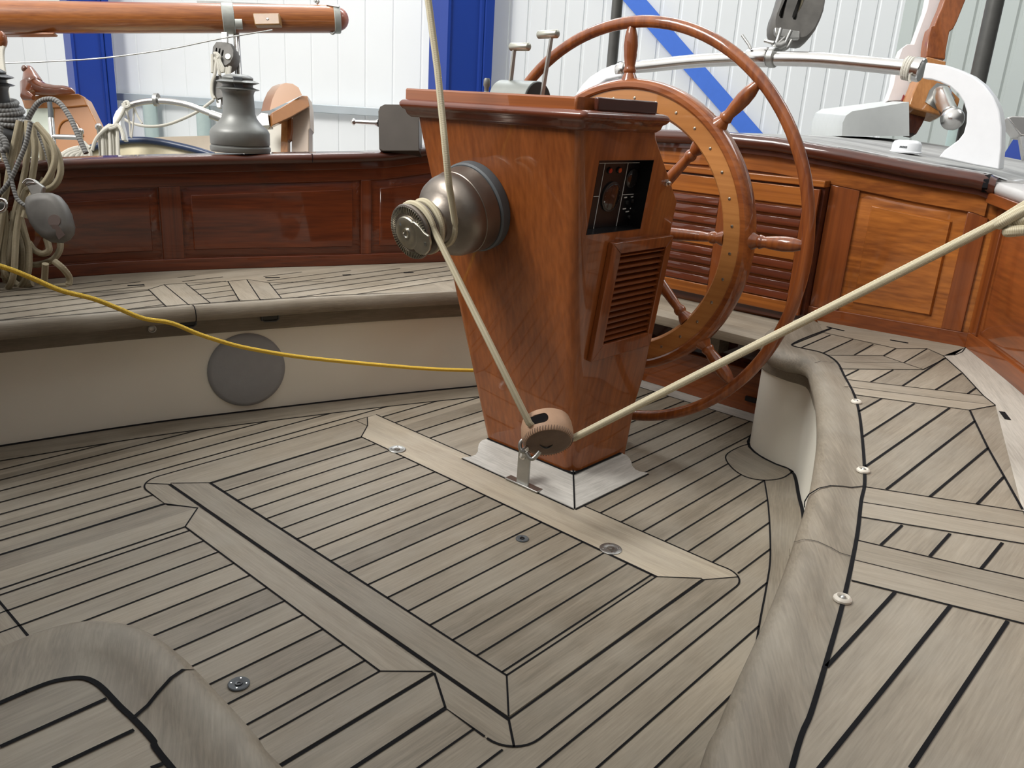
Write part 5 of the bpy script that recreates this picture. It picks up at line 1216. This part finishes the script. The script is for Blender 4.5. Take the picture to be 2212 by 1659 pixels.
gm = plain('grey_cast_band', (.36, .37, .34), .45, .5, noise=.1)
band(480, 506, 1.07, gm, 'band'); band(720, 734, 1.04, gm, 'end_band'); 
m = MB(); c = dep(517, 52, bd_(517) - .08); m.lathe([(0, .028), (.04, .028)], dep(508, 52, bd_(508) - .075), dep(540, 52, bd_(540) - .075) - dep(508, 52, bd_(508) - .075), 20); m.build('lug', gm, bo)
m = MB(); m.prism([dep(x, y, bd_(575) - .10) for x, y in F7([(685, 130), (960, 132), (972, 250), (710, 255)])], camv(0, 0, .05)); m.build('wooden_pad', plain('pale_wood_pad', (.25, .13, .042), .45, coat=.2, noise=.1), bo, bevel=.006)
m = MB(); m.lathe([(0, .009), (.006, .005)], dep(578, 41, bd_(575) - .10), camv(0, 0, -1), 14); m.build('screw', steel_d, bo)
m = MB(); m.prism([dep(x, y, bd_(x)) for x, y in F7([(115, 5), (1390, 60), (1400, 95), (130, 42)])], camv(0, 0, .03)); m.build('track', steel_d, bo)
m = MB(); m.prism([dep(x, y, bd_(700) - .01) for x, y in F7([(1325, 40), (1445, 48), (1450, 80), (1330, 76)])], camv(0, 0, .04)); m.tube(catmull([dep(x, y, 5.02) for x, y in F7([(1325, 20), (1345, 0), (1365, 15), (1345, 38)])], 4), .008, 8)
m.tube([dep(x, y, 5.02) for x, y in F7([(1450, 50), (1575, 72), (1545, 120), (1490, 90)])], .006, 8); m.build('traveller_car', steel_d, bo)
m = MB(); m.tube(catmull([dep(x, y, bd_(720)) for x, y in F7([(1495, 305), (1495, 330), (1510, 342), (1528, 328), (1535, 305)])], 4), .009, 8); m.build('eye', steel_d, bo)
m = MB(); m.prism([dep(x, y, 4.6) for x, y in F5([(-60, 105), (530, 105), (650, 110), (640, 132), (530, 136), (-60, 136)])], camv(0, 0, .04)); m.build('underside_cheek', boomm, bo, bevel=.004)
cr_ = thing('crutch', 'thin stainless boom crutch standing under the boom beside the pulley blocks', 'crutch', dep(520, 330, 5.0))
m = MB(); m.tube([dep(511, 66, 4.95), dep(518, 176, 4.95), dep(526, 330, 4.95)], .016, 16); m.build('tube', steel, cr_)
m = MB(); m.tube([dep(505, 66, 4.94), dep(510, 180, 4.94)], .004, 8); m.build('wire', steel_d, cr_)
tk = thing('pulley_block', 'grey triple pulley block hanging under the boom band', 'block', dep(484, 120, 4.85)); 
def bl_shell(root, F_, face, d, th, mat):
    fr_ = [dep(x, y, d) for x, y in F_(face)]; c = sum(fr_, Vector()) / len(fr_); rg = []
    for s_, dz in ((.88, 0), (1, .015), (1, th - .015), (.88, th)): rg.append([c + (p - c) * s_ + camv(0, 0, dz) for p in fr_])
    return MB().loft(rg).build('shell', mat, root, sharp=50)
s1 = bl_shell(tk, F7, [(310, 420), (400, 420), (470, 440), (505, 510), (505, 580), (470, 650), (420, 685), (350, 680), (285, 640), (268, 560), (275, 470)], 4.82, .11, block_g)
for q in ([(290, 460), (282, 500), (280, 550), (290, 560), (300, 510), (303, 460)], [(325, 465), (310, 520), (308, 560), (325, 560), (333, 510), (338, 468)], [(358, 480), (345, 520), (345, 550), (360, 545), (368, 510), (370, 485)]): boolean_cut(s1, MB().prism([dep(x, y, 4.78) for x, y in F7(q)], camv(0, 0, .07)))
m = MB(); m.prism([dep(x, y, 4.84) for x, y in F7([(370, 330), (425, 330), (425, 435), (385, 435), (370, 400)])], camv(0, 0, .03)); m.build('hanger', steel_d, tk)
m = MB(); m.lathe([(0, .02), (.008, .016)], dep(*F7([(440, 582)])[0], 4.82), camv(0, 0, -1), 18); m.build('pin', gm, tk)
tk2 = thing('pulley_block', 'lower grey pulley block partly behind the port winch', 'block', dep(475, 190, 4.85))
bl_shell(tk2, F7, [(300, 765), (360, 765), (410, 800), (440, 860), (430, 940), (390, 1010), (330, 1025), (285, 980), (258, 900), (262, 810)], 4.82, .11, block_g)
m = MB(); m.prism([dep(x, y, 4.83) for x, y in F7([(315, 1010), (365, 1010), (358, 1100), (325, 1095)])], camv(0, 0, .03)); m.build('shackle', steel_d, tk2)
tr1 = thing('rope', 'thin cream tackle line rove between the two grey blocks', 'rope', dep(480, 150, 4.8))
m = MB()
for q in ([(278, 560), (280, 660), (280, 745)], [(300, 590), (318, 620), (308, 720), (298, 790)], [(345, 590), (360, 640), (388, 700), (385, 730)], [(300, 600), (330, 640), (350, 745), (350, 770)], [(330, 580), (340, 650), (385, 740)], [(430, 690), (420, 800)], [(450, 690), (438, 820)], [(460, 680), (445, 815)], [(400, 690), (388, 740)], [(300, 780), (275, 850), (275, 960), (300, 1010)]): m.tube(catmull([dep(x, y, 4.80) for x, y in F7(q)], 4), .0095, 8)
m.tube(catmull([dep(x, y, 4.8) for x, y in F7([(300, 560), (320, 555), (345, 580), (335, 600)])], 4), .014, 8)
m.tube(catmull([dep(x, y, 4.7) for x, y in FX([(1460, 680), (1360, 755), (1240, 815), (1120, 855), (1000, 862), (900, 840), (840, 808)])], 6), .008, 8)
m.build('line', rope_w, tr1)
wr = thing('wire', 'thin grey wire crossing from the left edge up to the boom', 'wire', dep(200, 128, 4.6))
MB().tube(catmull([dep(x, y, 4.4 + x / 2000) for x, y in FX([(-60, 435), (0, 432), (400, 416), (740, 392), (1150, 335), (1500, 265), (1860, 205)])], 5), .004, 8).build('strand', steel_d, wr)
# seal carving on the orange rudder head
sl_ = thing('seal_carving', 'glossy brown carved seal lying on the orange wooden rudder head', 'carving', dep(90, 205, 5.0))
sp_ = F5([(895, 838), (850, 812), (760, 802), (650, 802), (540, 792), (460, 770), (405, 738), (384, 690), (366, 630), (352, 580), (343, 540), (335, 512)])
sr = [8, 38, 56, 62, 74, 92, 112, 108, 86, 68, 48, 16]
lac = plain('glossy_brown_lacquer', (.20, .055, .018), .25, coat=.8, noise=.25, nscale=14, bump=.8, bscale=26)
MB().tube(catmull([dep(x, y, 5.0) for x, y in sp_], 4), [(sr[min(11, i // 4)] * (1 - (i % 4) / 4) + sr[min(11, i // 4 + 1)] * ((i % 4) / 4)) / 5.53 / F * 5.0 for i in range(45)], 20).build('body', lac, sl_, sharp=80)
m = MB(); c0 = dep(*F5([(350, 740)])[0], 4.99); m.tube([c0, dep(*F5([(335, 820)])[0], 4.97), dep(*F5([(310, 865)])[0], 4.95), dep(*F5([(400, 892)])[0], 4.94)], [.05, .042, .032, .014], 14); m.build('flipper', lac, sl_)
m = MB(); m.sphere(dep(*F5([(300, 545)])[0], 4.98), .022, 14); m.build('muzzle', plain('dark_brown_lacquer', (.10, .03, .012), .3, coat=1), sl_)
ora = plain('orange_varnish', (.36, .145, .035), .4, coat=.5, noise=.06, nscale=5)
orh = thing('rudder', 'orange varnished wooden rudder head with an arched panel, under the seal carving', 'rudder', dep(120, 320, 5.05))
MB().prism([dep(x, y, 5.06) for x, y in F5([(250, 890), (500, 860), (930, 845), (1000, 880), (1070, 1020), (1210, 1310), (1330, 1700), (640, 1700), (640, 1010), (290, 1015)])], camv(0, 0, .10)).build('body', ora, orh, bevel=.006)
m = MB(); m.prism([dep(x, y, 5.045) for x, y in F5([(270, 880), (500, 858), (930, 842), (1000, 875), (1035, 980), (820, 1000), (300, 1020)])], camv(0, 0, .03)); m.build('cap_board', plain('orange_varnish', (.40, .16, .04), .38, coat=.4, noise=.05, nscale=5), orh, bevel=.004)
m = MB(); ar = [(690, 1350)] + [(820 - 125 * math.cos(t), 1300 - 150 * math.sin(t)) for t in np.linspace(0, math.pi * .8, 12)] + [(990, 1350)]
m.tube([dep(x, y, 5.055) for x, y in F5(ar)], .006, 8); m.build('arched_panel', plain('orange_varnish', (.40, .16, .04), .4, coat=.4), orh)
m = MB(); m.prism([dep(x, y, 5.05) for x, y in F5([(320, 1020), (630, 1015), (630, 1700), (300, 1700)])], camv(0, 0, .05)); m.build('cream_panel', plain('mint_cream_panel', (.60, .66, .56), .5, noise=.03), orh)
hp = thing('stanchion', 'stainless stanchion in front of the orange rudder head', 'stanchion', dep(112, 330, 4.6))
m = MB(); m.tube([dep(107, 220, 4.6), dep(110, 255, 4.6)], .013, 12); m.build('dark_grip', rubber, hp)
m = MB(); m.tube([dep(110, 255, 4.6), dep(117, 335, 4.6)], .016, 12); m.tube([dep(112, 295, 4.6), dep(176, 297, 4.6)], .014, 12); m.build('tube', steel, hp)
pins = []
for i, (px, lab) in enumerate((((219, 276), 'stainless belaying pin top left of the white rope hank'), ((180, 286), 'stainless belaying pin top above the loose white rope coil'))):
    t = thing('belaying_pin', lab, 'belaying pin', dep(px[0], 330, 4.6)); MB().lathe([(0, .011), (.14, .011), (.15, .018), (.165, .018), (.175, .008)], dep(px[0], px[1] + 62, 4.6), (0, 0, 1), 16).build('pin', steel, t)
co = thing('rope_coil', 'loose white rope coil lying beyond the port rail', 'rope coil', dep(165, 330, 4.5))
m = MB()
for q in ([(690, 1540), (720, 1480), (800, 1410), (900, 1370), (980, 1360)], [(760, 1560), (790, 1470), (860, 1410), (960, 1380)], [(690, 1500), (740, 1440), (840, 1380), (950, 1350)], [(830, 1570), (840, 1490), (890, 1430), (980, 1400)], [(920, 1570), (920, 1480), (960, 1420), (1010, 1380)], [(960, 1570), (980, 1480), (1010, 1420)], [(980, 1380), (1030, 1370), (1070, 1400), (1080, 1480), (1060, 1570)], [(1040, 1570), (1040, 1470), (1000, 1400)], [(980, 1340), (990, 1290), (1030, 1330), (1080, 1360)], [(1010, 1570), (1020, 1480), (1050, 1410)]):
    m.tube(catmull([dep(x, y + 25, 4.5) for x, y in F5([(a, b) for a, b in q])], 5), .0135, 8)
m.build('turns', rope_w, co)
hk = thing('rope_coil', 'white rope hank hanging from the stainless arch of the neighbouring boat', 'rope coil', dep(240, 330, 4.5))
m = MB()
for k in range(7):
    x0 = 1230 + k * 30
    m.tube(catmull([dep(x, y, 4.48 + .012 * (k % 3)) for x, y in F5([(1340 + (k - 3) * 8, 1215), (x0 - 8, 1300), (x0, 1450), (x0 + 5, 1640)])], 5), .0095, 8)
for q in ([(1380, 1220), (1310, 1240), (1220, 1300), (1140, 1400), (1100, 1520)], [(1500, 960), (1470, 1060), (1420, 1150), (1370, 1220)], [(1480, 960), (1520, 940), (1540, 990), (1490, 1000), (1470, 960)], [(1380, 1220), (1430, 1240), (1470, 1330), (1480, 1400)], [(1340, 1215), (1310, 1260), (1400, 1230), (1390, 1200)]): m.tube(catmull([dep(x, y, 4.46) for x, y in F5(q)], 5), .0095, 8)
for q in ([(1490, 1010), (1540, 1150), (1560, 1360)], [(1600, 1000), (1590, 1200), (1570, 1370)], [(1600, 1000), (1650, 1120), (1700, 1200)]): m.tube(catmull([dep(x, y, 4.5) for x, y in F5(q)], 5), .005, 8)
m.build('line', rope_w, hk)
ar_ = thing('rail', 'stainless arched rail with white end casting on the neighbouring boat', 'rail', dep(350, 330, 4.5))
ap = FX([(840, 745), (900, 715), (980, 695), (1070, 688), (1180, 695), (1290, 718), (1400, 760), (1500, 800)])
MB().tube(catmull([dep(x, y, 4.5) for x, y in ap], 5), .0165, 16).build('tube', steel, ar_)
m = MB(); m.tube([dep(x, y, 4.5) for x, y in FX([(1440, 780), (1520, 808)])], .024, 16); m.build('sleeve', steel_d, ar_)
m = MB(); m.tube([dep(x, y, 4.5) for x, y in FX([(1055, 680), (1080, 682)])], .034, 20); m.build('collar', steel_d, ar_)
MB().prism([dep(x, y, 4.49) for x, y in F5([(1500, 960), (1440, 985), (1380, 1050), (1345, 1130), (1345, 1200), (1390, 1240), (1420, 1290), (1440, 1390), (1490, 1390), (1470, 1280), (1440, 1170), (1440, 1080), (1500, 1020)])], camv(0, 0, .05)).build('end_casting', white, ar_, bevel=.005)
nb = thing('cabin', 'cream cabin edge with navy padded roll of the neighbouring boat', 'cabin', dep(330, 335, 4.6))
rp = FX([(560, 1040), (630, 1005), (720, 978), (850, 958), (980, 955), (1100, 968), (1230, 995), (1350, 1025), (1460, 1060)])
MB().tube(catmull([dep(x, y + 1, 4.7) for x, y in rp], 5), .0195, 16).build('navy_roll', plain('navy_vinyl', (.018, .035, .085), .35, noise=.1), nb)
base_ = [(x, y + 4) for x, y in rp]
MB().prism([dep(x, y, 4.72) for x, y in base_] + [dep(470, 420, 4.72), dep(170, 420, 4.72)], camv(0, 0, .5)).build('side', plain('pale_yellow_gelcoat', (.70, .62, .40), .4, noise=.04), nb)
cb = thing('cabin', 'beige cabin top further back between the arched rail and the port winch', 'cabin', dep(400, 320, 5.2))
MB().prism([dep(x, y, 5.6) for x, y in FX([(850, 955), (1100, 935), (1440, 925), (1500, 1100), (850, 1100)])], camv(0, 0, .6)).build('side', plain('beige_gelcoat', (.55, .47, .37), .45, noise=.03), cb)
# wooden rudder head with half disc, right of the port winch
wr2 = thing('rudder', 'orange wooden rudder head with half-round top, right of the port winch', 'rudder', dep(620, 330, 4.9))
hd = F7([(775, 1140), (790, 1060), (830, 960), (880, 890), (940, 850), (990, 845), (1080, 850), (1150, 885), (1195, 970), (1040, 1050), (870, 1130)])
face_f = F7([(865, 1130), (890, 1020), (930, 930), (980, 870), (1030, 848), (1100, 858), (1160, 895), (1197, 975)])
back_f = F7([(778, 1140), (800, 1030), (835, 945), (880, 885), (930, 855), (985, 842), (1060, 850), (1100, 860)])
A4_ = [dep(x, y, 4.85) for x, y in face_f]; B4_ = [p + (dep(*F7([(778, 1140)])[0], 5.0) - dep(*F7([(865, 1130)])[0], 4.85)) for p in A4_]
ora2 = plain('pale_orange_varnish', (.38, .18, .065), .35, coat=.5, noise=.05, nscale=5)
MB().loft([A4_, B4_]).build('half_disc', ora2, wr2, sharp=40)
fb = [dep(x, y, d) for (x, y), d in zip(F7([(890, 1155), (1195, 980), (1255, 980), (1270, 1090), (900, 1285)]), (4.75, 4.98, 5.0, 5.0, 4.75))]
MB().prism([dep(x, y, d) for (x, y), d in zip(F7([(885, 1155), (1195, 978), (1255, 980), (1275, 1090), (1080, 1200), (893, 1287)]), (4.72, 4.9, 4.9, 4.9, 4.8, 4.72))], camv(-.05, -.004, .09)).build('beam', plain('orange_varnish', (.31, .125, .034), .35, coat=.5, noise=.06), wr2, bevel=.004)
MB().prism([dep(x, y, 4.93) for x, y in F7([(1200, 985), (1255, 985), (1275, 1090), (1280, 1310), (1265, 1330), (1265, 1720), (1090, 1720), (1090, 1220)])], camv(0, 0, .10)).build('blade', plain('pale_wood', (.48, .37, .28), .4, coat=.3, noise=.04), wr2, bevel=.004)
MB().prism([dep(x, y, 4.95) for x, y in F7([(760, 1270), (985, 1220), (985, 1720), (800, 1720)])], camv(0, 0, .10)).build('hull_end', plain('cream_gelcoat', (.60, .58, .50), .45, noise=.03), wr2)
MB().prism([dep(x, y, 4.90) for x, y in F7([(985, 1240), (1048, 1210), (1048, 1720), (975, 1720)])], camv(0, 0, .06)).build('stock', mahog((0, 0, 1), 'y'), wr2)
MB().prism([dep(x, y, 4.89) for x, y in F7([(1050, 1215), (1085, 1200), (1088, 1330), (1070, 1420), (1045, 1440)])], camv(0, 0, .05)).build('bracket', mahog((0, 0, 1), 'm'), wr2)
MB().prism([dep(x, y, 4.74) for x, y in F7([(715, 1215), (780, 1155), (845, 1165), (860, 1280), (740, 1290)])], camv(0, 0, .08)).build('metal_end', steel_d, wr2)
# corner at top left: wooden fairlead and hanging white ropes
hr = thing('rope', 'bundle of pale ropes hanging from a wooden fairlead at the left edge', 'rope', dep(5, 200, 4.0))
m = MB()
for k in range(5): m.tube(catmull([dep(-8 + k * 4, 100, 4.0), dep(-6 + k * 3, 128, 4.0), dep(-6 + k * 6, 215, 4.0)], 5), .009, 8)
m.build('line', rope_w, hr); MB().sphere(dep(2, 86, 4.0), .028, 18, (1, 1, 1.5)).build('fairlead', mahog((0, 0, 1), 'm'), hr)
dk = thing('side_deck', 'pale port side deck just outside the port cap rail', 'deck', (1.5, 3.1, .76))
rings = []
for i in range(41):
    s = CP.L * i / 40; p, n = CP.at(s); z = zport(min(p.x, 2.2)) - .03
    rings.append([p - n * .09 + Vector((0, 0, z)), p - n * .62 + Vector((0, 0, z - .02)), p - n * .62 + Vector((0, 0, z - .06)), p - n * .09 + Vector((0, 0, z - .04))])
MB().loft(rings).build('planking', plain('pale_side_deck', (.44, .43, .42), .5, noise=.05), dk)

# bulkhead and roof edge of an assumed deckhouse, unseen, added to shade the foreground
struct(MB().box(-.95, -.90, -.75, 3.3, 0, 1.62).build('added_shade_wall', mahog((0, 0, 1), 'c')))
struct(MB().box(-2.6, .20, -.95, 3.4, 1.62, 1.68).build('added_shade_roof', plain('shade_roof_paint', (.40, .38, .33), .5, noise=.03), bevel=.01))
